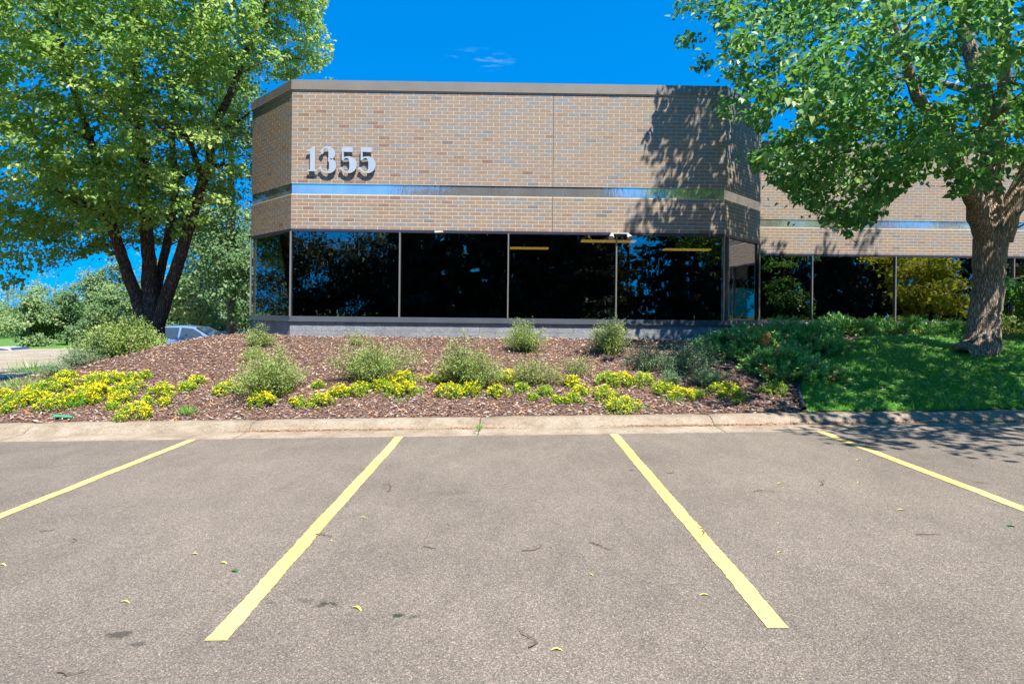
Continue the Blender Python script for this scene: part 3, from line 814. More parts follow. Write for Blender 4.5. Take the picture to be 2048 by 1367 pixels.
stemsR = [([(bx, by, bz), w(1962, 690, YT), w(1968, 640, YT), w(1975, 560, YT), w(1983, 480, YT), w(1985, 430, YT+.02), w(1980, 370, YT+.15), w(1985, 250, YT+.35), w(1925, 40, YT+.4), w(1900, -250, YT+.5), w(1890, -550, YT+.4)],
           [.315, .285, .25, .24, .265, .225, .19, .16, .12, .085, .04], .13),
          ([w(1980, 490, YT-.02), w(1955, 420, YT-.1), w(1925, 340, YT-.25), w(1880, 250, YT-.4), w(1835, 195, YT-.7), w(1808, 110, YT-.9), w(1770, 0, YT-1.1), w(1740, -120, YT-1.3)], [.2, .17, .135, .115, .095, .075, .05, .03], .1),
          ([w(2000, 480, YT-.03), w(2030, 400, YT-.15), w(2080, 300, YT-.3), w(2160, 160, YT-.6), w(2250, 0, YT-.9), w(2330, -180, YT-1)], [.2, .165, .13, .1, .07, .04], .1),
          ([w(1985, 300, YT+.3), w(2010, 150, YT+.1), w(2000, 10, YT-.3), w(2040, -150, YT-.8)], [.12, .1, .08, .04], .1)]
blobsR = [(bx-.2, by-.2, 8.2, 5.4, 4.7, 4.3, .62), (bx-3.2, by-.8, 5.4, 2.5, 2.8, 2.2, 1.5), (bx-2.6, by+1.2, 4.3, 2.3, 2.2, 1.6, 1.5), (bx-.2, by-2.6, 5.0, 3.2, 2.3, 2.0), (bx+2.6, by-1.4, 5.2, 3.2, 3.2, 2.2), (bx-3.9, by+1.4, 8.6, 2.4, 2.2, 3.4),
          (bx-3.6, by-.6, 6.2, 2.2, 2.2, 2.6), (bx-1.9, by-.2, 4.2, 2.2, 2.0, 1.3), (bx+.1, by-3.4, 6.2, 3.6, 2.0, 2.2, 1.0), (bx-1.6, by+1.6, 10.6, 3.6, 3.0, 2.6), (bx-.1, by-4.9, 6.9, 3.6, 1.5, 1.6, 1.6), (bx+2.2, by-5.2, 6.6, 3.0, 1.6, 1.6, 1.5), (bx+.7, by-6.5, 6.7, 3.3, 1.3, 1.3, 1.6), (bx+.6, by+1.6, 12.2, 4.6, 3.2, 2.9, .45), (bx-3.0, by-.3, 4.5, 1.9, 1.6, 1.1, 2), (bx-2.2, by-.2, 3.6, 1.5, 1.4, .8, 2), (bx-1.3, by-1.0, 4.35, 1.6, 1.1, .8, 2.5), (bx+2.3, by-7.3, 6.6, 3.0, 1.0, 1.2, 1.4)]
big_tree('linden_tree', 'large green linden with forked ridged trunk standing on the lawn at right', (bx, by, bz), stemsR, blobsR, clipR, 70, 1420, 34, .40, .114, MAT['leafR'], MAT['barkR'], .24, leafclipR, 26, .075)

# low sucker spray hanging right of the trunk
# ------------------------------------------------------------ the maple beside the building
OUTL = [(-6000, -6000), (636, -6000), (650, -300), (655, 0), (642, 40), (668, 75), (664, 120), (640, 145), (600, 152), (575, 158), (540, 178), (500, 205), (497, 215), (497, 450), (440, 490), (385, 460), (350, 480), (300, 505), (262, 495), (225, 510), (205, 500), (150, 520), (128, 560), (60, 598), (0, 590), (-300, 620), (-2500, 600)]
def shades_wall(P):
    x, y, z = P[:, 0], P[:, 1], P[:, 2]; sx, sz = -SUN.x/SUN.y, -SUN.z/SUN.y
    t = (8.93-x-y)/(1-sx); x1 = x-sx*t; z1 = z-sz*t
    t2 = 13.88-y; x2 = x-sx*t2; z2 = z-sz*t2
    return ((t > 0) & (x1 > -6.8) & (x1 < -4.7) & (z1 > .8) & (z1 < 7)) | ((t2 > 0) & (x2 > -5.0) & (z2 > .8) & (z2 < 7))
def clipL(P):
    q = proj(P)
    return inside(OUTL, q) & ~shades_wall(P) & ~in_building(P, .35) & (P[:, 2] > 1.6)
def leafclipL(P):
    q = proj(P); a = inside(OUTL, q)
    return (a | ((rng.random(len(P)) < .12) & (q[:, 0] < 500))) & ~shades_wall(P) & ~in_building(P, .12)
YL = 15.0
bl = at(303, 690, YL); blz = float(h(bl.x, YL))-.1
wl = lambda px, py, Y=YL: tuple(at(px, py, Y))
stemsL = [([(bl.x, YL, blz), wl(305, 640), wl(300, 590), wl(297, 520), wl(292, 440), wl(285, 330, YL-.2), wl(275, 200, YL-.3), wl(270, 60, YL-.4), wl(265, -150), wl(270, -400)], [.32, .25, .18, .155, .14, .125, .10, .085, .06, .035], .15),
          ([wl(298, 665, YL-.1), wl(272, 590, YL-.15), wl(245, 515, YL-.3), wl(220, 440, YL-.5), wl(205, 370, YL-.8), wl(175, 260, YL-1.3), wl(130, 120, YL-1.8), wl(100, -60, YL-2)], [.165, .145, .125, .11, .095, .075, .05, .035], .1),
          ([wl(312, 665, YL-.1), wl(335, 590, YL-.1), wl(368, 490, YL-.2), wl(395, 395, YL-.25), wl(418, 320, YL-.3), wl(432, 250, YL-.35), wl(460, 190, YL-.4), wl(490, 110, YL-.3), wl(530, 20, YL-.1), wl(560, -120)], [.165, .15, .13, .115, .10, .09, .075, .06, .05, .03], .1),
          ([wl(310, 640, YL+.2), wl(318, 560, YL+.3), wl(335, 480, YL+.4), wl(350, 380, YL+.6), wl(345, 260, YL+.8), wl(360, 120, YL+1)], [.12, .105, .095, .085, .065, .04], .1),
          ([wl(432, 262, YL-.3), wl(468, 248, YL-.3), wl(500, 225, YL-.35)], [.05, .035, .02], .05)]
blobsL = [(-8.6, YL-.3, 8.3, 5.2, 4.6, 4.9), (-11.4, YL-2.0, 5.6, 3.3, 2.9, 2.6), (-8.6, YL-2.0, 5.8, 2.6, 2.0, 2.0), (-12.6, YL-1.2, 3.6, 2.6, 2.4, 1.5), (-6.6, YL-.7, 9.2, 2.7, 3.0, 3.4), (-8.4, YL-2.4, 8.6, 3.6, 2.6, 3.0), (-10.5, YL+1.8, 4.4, 3.2, 2.0, 1.8), (-12.6, YL-1.6, 3.1, 2.6, 2.2, 1.4), (-9.0, YL-.8, 3.9, 1.6, 1.4, .9), (-10.8, YL+1.0, 3.7, 2.8, 1.8, 1.2, 2.0), (-5.7, YL-.2, 8.6, 1.9, 1.8, 2.2), (-7.9, YL-1.5, 4.6, 1.7, 1.8, 1.7)]
big_tree('maple_tree', 'tall bright green maple with several dark trunks left of the office building', (bl.x, YL, blz), stemsL, blobsL, clipL, 70, 1900, 56, .44, .094, MAT['leafL'], MAT['barkL'], .15, leafclipL, 18, .08)

# ------------------------------------------------------------ background trees
def far_tree(px, Y, top_py, wpx, label, mat, seed, dens=1.0, lo=.12, nm='deciduous_tree', grp='trees beyond the far parking lot', cs=None, base_z=None, base_py=None, trunkw=None):
    global rng
    keep = rng; rng = np.random.default_rng(seed)
    p = at(px, top_py, Y); zg = float(gp(p.x))-.05 if base_z is None else base_z
    H = p.z-zg; W = wpx*Y/F/2
    root = empty(nm, (p.x, Y, zg), label, 'tree', grp)
    g = G(); lean = rng.normal(0, .25, 2)
    pts = [(p.x, Y, zg), (p.x+lean[0]*.3, Y, zg+H*.3), (p.x+lean[0]*.7, Y+lean[1]*.6, zg+H*.6), (p.x+lean[0], Y+lean[1], zg+H*.92)]
    rt = trunkw or max(.07, H*.014); g.tube(pts, [rt, rt*.85, rt*.6, rt*.2], 8)
    nodes = [(*q, rt*.6) for q in pts[1:]]
    nb = 9; blobs = []
    for k in range(nb):
        u = (k+.5)/nb; hz = lo+(1-lo)*u
        ww = W*(math.sin(math.pi*min(1, .18+.80*u))**.7)*rng.uniform(.55, .95)
        blobs.append((p.x+rng.normal(0, W*.30)*(1-u*.7), Y+rng.normal(0, W*.3), zg+H*hz*.97, ww*.72, ww*.72, H*(1-lo)/nb*1.25))
    n = int(150*dens); cents = sample_blobs(blobs, n, lambda P: ~in_building(P, .3) & (P[:, 2] < zg+H), .5)
    limbs(g, nodes, cents[:int(45*dens)], .05, 4)
    build_in(g, 'trunk', MAT['barkF'], root)
    gl = G(); cluster_leaves(gl, cents, 44, max(.42, W*.25), (cs or .15), np.array([p.x, Y, zg+H*.5]), False, .5, .2, None, .8, lambda P: ~in_building(P, .2), .2)
    build_in(gl, 'crown', mat, root)
    rng = keep
    return root
BT = [(-60, 52, 545, 240, 'far bushy tree at the left picture edge, partly hidden by maple boughs', 'leafB'),
      (25, 58, 562, 180, 'low rounded far tree behind the white parked car', 'leafB'),
      (100, 50, 543, 150, 'pale green far tree just right of the white parked car', 'leafB'),
      (176, 45, 520, 130, 'tallest of the far trees seen against open sky left of the maple trunks', 'leafB'),
      (135, 40, 568, 120, 'small dark stemmed tree at the far lot edge below the tallest one', 'leafB2'),
      (236, 46, 500, 140, 'far tree directly left of the leaning maple trunk', 'leafB'),
      (215, 38, 590, 130, 'low green tree at the lot edge left of the large bush', 'leafB2'),
      (60, 39, 588, 140, 'low pale tree at the lot edge right behind the parked cars', 'leafB'),
      (290, 48, 500, 130, 'far tree filling the gaps between the maple trunks', 'leafB'),
      (385, 44, 470, 150, 'mid green tree rising behind the silver blue car', 'leafB2'),
      (455, 40, 430, 150, 'broad tree behind the wooden post beside the building', 'leafB'),
      (500, 47, 380, 170, 'tree mostly hidden behind the left end of the office building', 'leafB2'),
      (420, 36, 560, 100, 'small light green tree above the parked car roof', 'leafB'),
      (340, 38, 575, 90, 'small tree right of the maple trunks behind the car', 'leafB2'),
      (485, 35, 600, 80, 'low shrubby tree beside the building plinth', 'leafB2')]
for i, (px, Y, tp, wp, lab, mt) in enumerate(BT):
    far_tree(px, Y, tp, wp, lab, MAT[mt], 100+i, 1.0 if wp < 130 else 1.35, .08 if i > 1 else .04)
far_tree(-345, 20.5, 330, 420, 'leafy tree added left of the picture to darken the angled left pane', MAT['spruce'], 210, 2.4, .3, grp='trees mirrored in the glass', cs=.12)  # added out of view in dark needle colour so the angled pane darkens
# crowns that peep over the roof
far_tree(664, 50, 140, 46, 'narrow tree top peeping over the roof right of the maple crown', MAT['leafB'], 201, .8, .1, grp='tree tops behind the roof', base_z=-1)
far_tree(598, 50, 150, 60, 'pale tree top just above the coping corner', MAT['leafB'], 202, .8, .1, grp='tree tops behind the roof', base_z=-1)
far_tree(470, 27, 60, 230, 'tall tree close behind the left side of the office building', MAT['leafB2'], 203, 2.2, .1, grp='trees beside the office building', base_z=-.3, cs=.15)
far_tree(400, 31, 330, 190, 'dense tree seen through the maple boughs left of the brickwork', MAT['leafB'], 204, 2.0, .05, grp='trees beside the office building', cs=.15)
far_tree(2105, 12.6, 470, 190, 'leafy young tree at the right picture edge beside the linden trunk', MAT['leafR'], 205, .9, .25, grp='trees beside the office building', base_z=1.1, cs=.11)

# a light far building between the trees
hb = at(405, 640, 70); hz = float(gp(hb.x))
fb = empty('far_building', (hb.x, 70, hz), 'white building glimpsed between the trunks of the trees behind the car', 'building')
g = G(); g.box((hb.x-2.6, 70, hz), (hb.x+4, 76, hz+5.2)); build_in(g, 'wall', simple('pale_wall', (.62, .66, .72), .7), fb)
g = G(); g.box((hb.x-2.9, 69.8, hz+5.2), (hb.x+4.3, 76.2, hz+5.5)); build_in(g, 'roof', MAT['coping'], fb)
g = G()
for k in range(3): g.box((hb.x-1.8+k*2, 69.96, hz+2), (hb.x-.8+k*2, 69.995, hz+3.6))
build_in(g, 'window', MAT['dark'], fb)

# ------------------------------------------------------------ trees across the lot behind the viewer (seen in the glass)
def spruce(x, y, H, label, seed):
    global rng
    keep = rng; rng = np.random.default_rng(seed)
    z0 = float(gp(x)); root = empty('spruce_tree', (x, y, z0), label, 'tree', 'trees mirrored in the glass')
    g = G(); g.tube([(x, y, z0), (x, y, z0+H*.5), (x, y, z0+H)], [.26, .15, .03], 8); 
    gl = G(); nb = int(H*15)
    for k in range(nb):
        u = (k+rng.random())/nb; z = z0+.5+u*(H-.5); Lb = (1-u)**.85*H*.30*rng.uniform(.65, 1.15)+.15; a = rng.uniform(0, 2*math.pi)
        d = np.array([math.cos(a), math.sin(a), 0.]); n = max(5, int(Lb*17))
        t = np.sort(rng.random(n)); P = np.array([x, y, z])+d*(t*Lb)[:, None]; P[:, 2] -= (.45*t-.3*t**2.5)*Lb*.9
        g.tube([P[0], P[n//2], P[-1]], [.03, .02, .01], 3)
        D = d*.6+rng.normal(0, .5, (n, 3)); D[:, 2] -= .9
        leaves(gl, P, D, rdir(n), rng.uniform(.25, .55, n), np.clip(rng.normal(.35, .2, n), 0, 1), False, .5)
    build_in(g, 'trunk', MAT['barkL'], root); build_in(gl, 'crown', MAT['spruce'], root); rng = keep
SP = [(-5.4, -9.5, 10.0, 'dark spruce mirrored beside the first mullion'), (-3.0, -9.0, 11.5, 'dark spruce mirrored in the second front pane'), (-.6, -10.5, 12.5, 'spruce mirrored at the second mullion'), (1.6, -9.2, 11, 'spruce mirrored in the middle of the glass front'),
      (4.0, -9.0, 13.0, 'dark spruce mirrored left of the third mullion'), (5.9, -10.5, 11.5, 'spruce mirrored at the third mullion'), (10.4, -9.6, 12.5, 'tall spruce mirrored in the rightmost front pane'), (12.8, -10.5, 12, 'spruce mirrored at the right corner of the glass front'),
      (7.6, -18, 7.2, 'small distant spruce mirrored low in the fourth pane'), (15.2, -10, 12, 'spruce mirrored in the chamfered pane'), (18.4, -9.5, 11.5, 'spruce mirrored at the left end of the recessed windows'), (21.0, -10.5, 12.5, 'spruce mirrored left of the first recessed mullion'),
      (23.8, -9.5, 12, 'spruce mirrored right of the first recessed mullion'), (26.6, -11, 12.5, 'spruce mirrored beside the second recessed mullion'), (30.2, -12.5, 13, 'spruce mirrored behind the rippled yellow tree'), (34.2, -11, 12.5, 'spruce mirrored right of the linden trunk'), (38, -10, 12, 'outermost spruce mirrored in the recessed windows')]
for i, (x, y, H, lab) in enumerate(SP): spruce(x, y, H+(3.5 if -4 < x < 5 else 0), lab, 300+i)
def back_tree(x, y, H, W, label, mat, seed, cs=.22, dens=2.0):
    Y = y
    global rng
    keep = rng; rng = np.random.default_rng(seed); z0 = float(gp(x))
    root = empty('deciduous_tree', (x, y, z0), label, 'tree', 'trees mirrored in the glass')
    g = G(); pts = [(x, y, z0), (x+.1, y, z0+H*.3), (x-.1, y, z0+H*.7)]; g.tube(pts, [.2, .16, .08], 8)
    blobs = [(x+rng.normal(0, W*.25), y+rng.normal(0, W*.25), z0+H*(.25+.68*k/8), W*rng.uniform(.35, .6), W*rng.uniform(.35, .6), H*.14) for k in range(9)]
    cents = sample_blobs(blobs, int(140*dens), lambda P: P[:, 2] > z0+.6, .5); limbs(g, [(*q, .12) for q in pts[1:]], cents[:60], .05, 4)
    build_in(g, 'trunk', MAT['barkL'], root); gl = G(); cluster_leaves(gl, cents, 26, W*.2, cs, np.array([x, y, z0+H*.5]), False, .5, .2)
    build_in(gl, 'crown', mat, root); rng = keep
back_tree(-13.2, -10, 6.5, 4.4, 'round leafed tree mirrored in the leftmost front pane', MAT['spruce'], 401, .18, 4.5)
back_tree(-10.4, -10.5, 6.1, 3.8, 'low leafy tree mirrored in the middle of the leftmost front pane', MAT['spruce'], 402, .18, 4.0)
back_tree(-7.6, -11, 6.4, 3.8, 'leafy tree mirrored left of the first mullion', MAT['spruce'], 407, .18, 4.0)
back_tree(-17.5, -10, 9, 4, 'leafy tree mirrored at the left corner post', MAT['spruce'], 403)
back_tree(28.9, -5.0, 6.5, 4.6, 'bright yellow green tree mirrored as a rippled patch in the recessed pane', MAT['leafY'], 404, .26, 2.0)
back_tree(20.5, -16, 11, 5, 'leafy tree mirrored behind the spruces', MAT['leafB2'], 405)
back_tree(-4.5, -17, 9.5, 6, 'green tree mirrored behind the spruces of the second pane', MAT['leafB2'], 406)
back_tree(3.0, -17, 9.0, 6, 'green tree mirrored behind the spruces of the third pane', MAT['leafB2'], 408)
back_tree(28.0, 9.5, 8.5, 6.5, 'dark leafy tree added right of the picture to block sky in the right chamfered pane', MAT['spruce'], 409, .3, 3)  # unseen tree added to keep bright sky out of the double reflection
# lamp post mirrored in the fourth pane
lp = empty('lamp_post', (8.25, -13, float(gp(8.25))), 'dark lamp post mirrored as a thin upright line in the rightmost front pane', 'lamp post')
g = G(); g.tube([(8.25, -13, 0), (8.25, -13, 9)], [.13, .09], 10); build_in(g, 'pole', MAT['dark'], lp)
g = G(); g.box((7.9, -13.2, 9), (8.9, -12.8, 9.2)); build_in(g, 'lamp_head', MAT['dark'], lp)

# ------------------------------------------------------------ ground cover: mulch chips, grass
def on_lawn(x, y): return (x > xl(y)+.0) & (y < YB+.0)
n = 140000
x = rng.uniform(-12.5, 14, n); y = YK+.02+(rng.random(n)**1.15)*(17.5-YK)
keepm = ~on_lawn(x, y-.0) & ~((y > 14.1) & (x > -6.3) & (x < 6.2)) & ~((x > 6) & (rng.random(n) < .55))
x, y = x[keepm], y[keepm]; n = len(x); z = h(x, y)
e = .02; nx = -(h(x+e, y)-z)/e; ny = -(h(x, y+e)-z)/e; Nn = unit(np.stack([nx, ny, np.ones(n)], 1)+rng.normal(0, .38, (n, 3)))
a = rng.uniform(0, 2*math.pi, n); D = np.stack([np.cos(a), np.sin(a), rng.normal(0, .25, n)], 1)
P = np.stack([x, y, z+rng.uniform(.004, .03, n)], 1)
g = G(); leaves(g, P, D, Nn, rng.gamma(4, .0088, n)+.010, rng.random(n), False, .34, .1)
tag(g.build('mulch_chips', MAT['chip']), 'loose shredded bark mulch covering the planted bank', None, None, 'stuff')

n = 210000
y = YK+.0+rng.random(n)*(YB+.15-YK); x = xl(y)+.03+rng.random(n)**1.15*(15-xl(y))
z = h(x, y)+.014
patch = .5+.5*np.sin(1.9*x+2.3*y)*np.sin(2.6*x-1.1*y+1)
a = rng.uniform(0, 2*math.pi, n); D = np.stack([np.cos(a)*.5, np.sin(a)*.5, rng.uniform(.45, 1.2, n)], 1)
t = np.clip(rng.beta(2.4, 2.6, n)*.95+.26*(patch-.5)+.10*rng.random(n), 0, .92)
g = G(); leaves(g, np.stack([x, y, z], 1), D, rdir(n)*.6+np.array(SUN), rng.gamma(7, .0068, n)*(.6+.8*patch), t, False, .16, .05)
# fallen pale bracts
k = 6500; yb = YK+.1+rng.random(k)*(YB-YK-.2); xb = xl(yb)+.1+rng.random(k)**.9*(13-xl(yb)); a = rng.uniform(0, 2*math.pi, k)
leaves(g, np.stack([xb, yb, h(xb, yb)+.06], 1), np.stack([np.cos(a), np.sin(a), rng.normal(0, .25, k)], 1), np.tile([[0, 0, 1.]], (k, 1))+rng.normal(0, .3, (k, 3)), rng.uniform(.04, .085, k), rng.uniform(.88, .96, k), False, .3, .1)
tag(g.build('grass', MAT['blade']), 'short mown lawn grass strewn with pale fallen bracts', None, None, 'stuff')

# black edging between bed and lawn
ed = G(); pts = []
for q in EDGE: pts.append((q.x-.02, q.y, float(h(q.x, q.y))+.035))
xx = pts[-1][0]
for k in range(1, 14): pts.append((xx+k*1.3, min(YB+.03, pts[-1][1]+.12), float(h(xx+k*1.3, YB+.03))+.05))
P_ = [Vector(p) for p in pts]; Q = []
for i in range(len(P_)-1):
    p0, p1, p2, p3 = P_[max(i-1, 0)], P_[i], P_[i+1], P_[min(i+2, len(P_)-1)]
    for u in np.linspace(0, 1, 5)[:-1]: Q.append(.5*((2*p1)+(p2-p0)*u+(2*p0-5*p1+4*p2-p3)*u*u+(-p0+3*p1-3*p2+p3)*u**3))
ed.tube([tuple(q) for q in Q], [.03]*len(Q), 8)
tag(ed.build('lawn_edging', simple('edging_plastic', (.025, .03, .05), .3, 0, .6), smooth=True), 'black plastic edging curving between mulch bed and lawn', 'edging')

# ------------------------------------------------------------ shrubs
def spray_shrub(px, py, wpx, hpx, label, mat, nst, nl, lsize, seed, name='spirea_shrub', group=None, arch=.35, dead=0, cat='shrub', aspect=.5, Yfix=None, upb=1.0):
    """loose shrub of arching wiry stems with tiny leaves; px,py = foot of the plant in the photo"""
    global rng
    keep = rng; rng = np.random.default_rng(seed)
    b = ground_at(px, py) if Yfix is None else Vector((at(px, py, Yfix).x, Yfix, float(h(at(px, py, Yfix).x, Yfix))))
    W = wpx*b.y/F/2; H = hpx*b.y/F
    root = empty(name, (b.x, b.y, b.z-.02), label, cat, group)
    gs, gl = G(), G()
    nsub = 6; sub = [(rng.normal(0, .27)*W, rng.normal(0, .22)*W, rng.uniform(.6, 1.15)) for _ in range(nsub)]
    for s in range(nst):
        a = rng.uniform(0, 2*math.pi); rr_ = rng.random()**.5
        sx_, sy_, sh_ = sub[rng.integers(nsub)]
        ex_, ey_ = math.cos(a)*rr_*W, math.sin(a)*rr_*W*.8
        hh = H*(1-.62*rr_**1.5)*rng.uniform(.5, 1.18)*upb*sh_
        p0 = np.array([b.x+ex_*.18, b.y+ey_*.18, b.z-.02]); p2 = np.array([b.x+sx_+ex_*.68, b.y+sy_+ey_*.68, float(h(b.x+sx_*.6, b.y+sy_*.6))+hh]); p0[0] += sx_*.6; p0[1] += sy_*.6; p0[2] = float(h(p0[0], p0[1]))-.02
        p1 = (p0+p2)/2+np.array([-ex_*.15, -ey_*.15, hh*arch])
        zt = float(h(p2[0], p2[1])); p2[2] = max(p2[2], zt+.05)
        m_ = 9; u = np.linspace(0, 1, m_)[:, None]; C = (1-u)**2*p0+2*u*(1-u)*p1+u*u*p2+rng.normal(0, .006, (m_, 3))
        gs.tube([tuple(c) for c in C], list(np.linspace(.005, .0018, m_)), 3)
        k = rng.poisson(nl); t = rng.uniform(.22, 1.02, k); Lp = np.stack([np.interp(t, u[:, 0], C[:, j]) for j in range(3)], 1)
        spread = .035+.035*W
        off = rng.normal(0, spread, (k, 3))*(.35+.65*np.minimum(1, (1.05-t)*2.2))[:, None]; Lp += off
        tang = unit(p2-p1)
        D = tang*.7+rng.normal(0, .6, (k, 3)); D[:, 2] += .25
        ti = np.clip(.25+.45*t+rng.normal(0, .16, k), 0, .93)
        ti[rng.random(k) < dead] = 1.0
        leaves(gl, Lp, D, rdir(k, .6)+np.array(SUN)*.8, rng.uniform(.6, 1.3, k)*lsize, ti, False, aspect, .1)
    build_in(gs, 'stems', MAT['twig'], root); build_in(gl, 'foliage', mat, root); rng = keep
    return root
SG = 'wiry shrubs on the mulch bank'
S = [(543, 786, 150, 100, 'widest wiry shrub, below the left corner of the glass front', 'spirea', 210, 40, .028, .04),
     (522, 692, 70, 40, 'small pale shrub against the plinth at the left building corner', 'spirea', 60, 32, .026, .02),
     (505, 716, 50, 26, 'little tuft of shrub just above the widest wiry shrub', 'spirea', 40, 26, .024, .05),
     (748, 760, 148, 92, 'rounded wiry shrub below the first mullion', 'spirea', 200, 40, .028, .05),
     (712, 690, 44, 26, 'tiny shrub sprig against the plinth left of the first mullion', 'spirea', 26, 24, .024, .05),
     (938, 768, 122, 98, 'dense upright wiry shrub left of the second mullion', 'spirea', 200, 40, .028, .04),
     (1047, 702, 108, 66, 'green shrub against the plinth under the second mullion', 'spirea', 130, 38, .027, .03),
     (1062, 768, 120, 70, 'sparse brownish shrub between two yellow flower clumps', 'spirea', 100, 30, .025, .14),
     (1152, 752, 84, 44, 'thin straggly seedling shrub in the middle of the bank', 'spirea', 42, 22, .024, .12),
     (1213, 705, 112, 76, 'tall grey green shrub in front of the third mullion', 'spirea', 150, 38, .028, .02),
     (1300, 740, 130, 66, 'arching shaded shrub with bare pinkish stems right of the tall grey green one', 'spirea2', 110, 26, .026, .10),
     (1372, 742, 120, 72, 'blue green shrub in shade beside the spreading juniper', 'spirea2', 120, 30, .027, .05),
     (1412, 768, 84, 52, 'low blue green shrub above the round flower clump at right', 'spirea2', 110, 30, .024, .03),
     (1345, 775, 66, 50, 'pale branching shrub in front of the shaded ones', 'spirea2', 50, 26, .026, .04),
     (1555, 760, 60, 34, 'feathery green seedling at the foot of the juniper', 'spirea', 40, 26, .024, .0)]
for i, (px, py, wp, hp, lab, mt, ns, nl, ls, dd) in enumerate(S):
    spray_shrub(px, py, wp*1.12, hp*.93, lab, MAT[mt], int(ns*1.25), int(nl*1.35), ls, 500+i, group=SG, dead=dd)
# large bush at the foot of the maple and dry brush left of it
spray_shrub(262, 716, 205, 120, 'large rounded green bush at the foot of the maple trunks', MAT['spirea'], 520, 78, .045, 520, 'yew_bush', None, .3, 0, 'bush', .5, 13.2)
spray_shrub(196, 724, 100, 70, 'darker green bush left of the large rounded bush', MAT['leafB2'], 170, 50, .045, 521, 'yew_bush', None, .3, 0, 'bush', .5, 12.9)
spray_shrub(158, 752, 120, 48, 'grey green arching brush at the left edge of the bank', MAT['spirea2'], 90, 28, .03, 522, 'brush', None, .5, .05, 'shrub', .4, 11.6)
spray_shrub(108, 768, 90, 30, 'low dry brush behind the yellow flowers at left', MAT['spirea2'], 60, 24, .028, 523, 'brush', None, .5, .15, 'shrub', .4, 10.9)

# ------------------------------------------------------------ junipers
def juniper(px, py, wpx, hpx, dpt, label, mat, nb, seed, dead=.04, Yoff=0, Yfix=None):
    global rng
    keep = rng; rng = np.random.default_rng(seed)
    b = ground_at(px, py) if Yfix is None else Vector((at(px, py, Yfix).x, Yfix, 0))
    b.y += Yoff; b.z = float(h(b.x, b.y))
    W = wpx*b.y/F/2; H = hpx*b.y/F
    root = empty('juniper', (b.x, b.y, b.z-.02), label, 'shrub', 'spreading junipers along the building')
    gs, gl = G(), G()
    n = nb; r = rng.random(n)**.5; a = rng.uniform(0, 2*math.pi, n)
    lump = 1+.25*np.sin(3*a+seed)+.15*np.sin(7*a)
    cx = b.x+np.cos(a)*r*W*lump; cy = b.y+np.sin(a)*r*dpt*lump
    hz = H*(1-r**2.2*.75)*(.6+.4*np.sin(cx*5+seed)*np.sin(cy*6))+rng.normal(0, .03, n)
    cz = h(cx, cy)+np.maximum(hz, .04)
    dead_c = np.sin(cx*11+seed)*np.sin(cy*9+2*seed) > 1-dead*5.5
    for k in range(n):
        d = np.array([cx[k]-b.x, cy[k]-b.y, .0]); d = d/(np.linalg.norm(d)+.05)*.8+rng.normal(0, .35, 3); d[2] = abs(d[2])*.6+.35
        d /= np.linalg.norm(d); L = rng.uniform(.14, .30)
        m_ = 30; u = rng.random(m_); P = np.array([cx[k], cy[k], cz[k]-.05])+d*(u*L)[:, None]
        side = rng.normal(0, 1, (m_, 3)); side[:, 2] *= .5; side = unit(side); P = P+side*(.05*(1.05-u))[:, None]
        D = d*1.0+side*.7
        t = np.clip(.2+.5*u+rng.normal(0, .14, m_)+rng.normal(0, .02), 0, .90) if not dead_c[k] else rng.uniform(.94, 1, m_)
        leaves(gl, P, D, rdir(m_, .4)*.8+np.array(SUN), rng.uniform(.035, .075, m_), t, False, .34, .05)
        if k % 3 == 0: gs.tube([(b.x+(cx[k]-b.x)*.5, b.y+(cy[k]-b.y)*.5, float(h(b.x+(cx[k]-b.x)*.5, b.y+(cy[k]-b.y)*.5))+.03), (cx[k], cy[k], cz[k]), tuple(np.array([cx[k], cy[k], cz[k]])+d*L*.8)], [.008, .005, .002], 3)
    build_in(gs, 'stems', MAT['twig'], root); build_in(gl, 'foliage', mat, root); rng = keep
J = [(1500, 706, 190, 42, .85, 'bluish spreading juniper at the right corner of the plinth', 'juniper', 620, .07, None),
     (1572, 740, 120, 40, .85, 'bright green spreading juniper running down the bank beside the lawn edging', 'juniper', 620, .05, None),
     (1540, 690, 200, 44, .9, 'tall juniper under the right chamfered corner', 'juniper', 620, .02, None),
     (1622, 696, 116, 44, .7, 'juniper bulging towards the lawn edging below the recessed windows', 'juniper', 560, .02, None),
     (1690, 672, 130, 40, .9, 'juniper in front of the first recessed mullion', 'juniper', 420, .02, 14.6),
     (1800, 672, 150, 34, .8, 'grey green juniper behind the lawn under the rippled reflection', 'juniper', 420, .05, 14.2),
     (1895, 672, 120, 30, .8, 'juniper immediately left of the linden trunk', 'juniper', 360, .02, 14.2),
     (2040, 672, 190, 40, .8, 'juniper right of the linden trunk with sunlight put into its yellow colour', 'juniperLit', 460, .0, 14.3),
     (2180, 672, 190, 40, .8, 'second juniper with painted sunlight, at the right picture edge', 'juniperLit', 300, .0, 14.5)]
for i, (px, py, wp, hp, dp, lab, mt, nb, dd, yf) in enumerate(J):
    juniper(px, py, wp, hp, dp, lab, MAT[mt], nb, 600+i, dd, 0, yf)

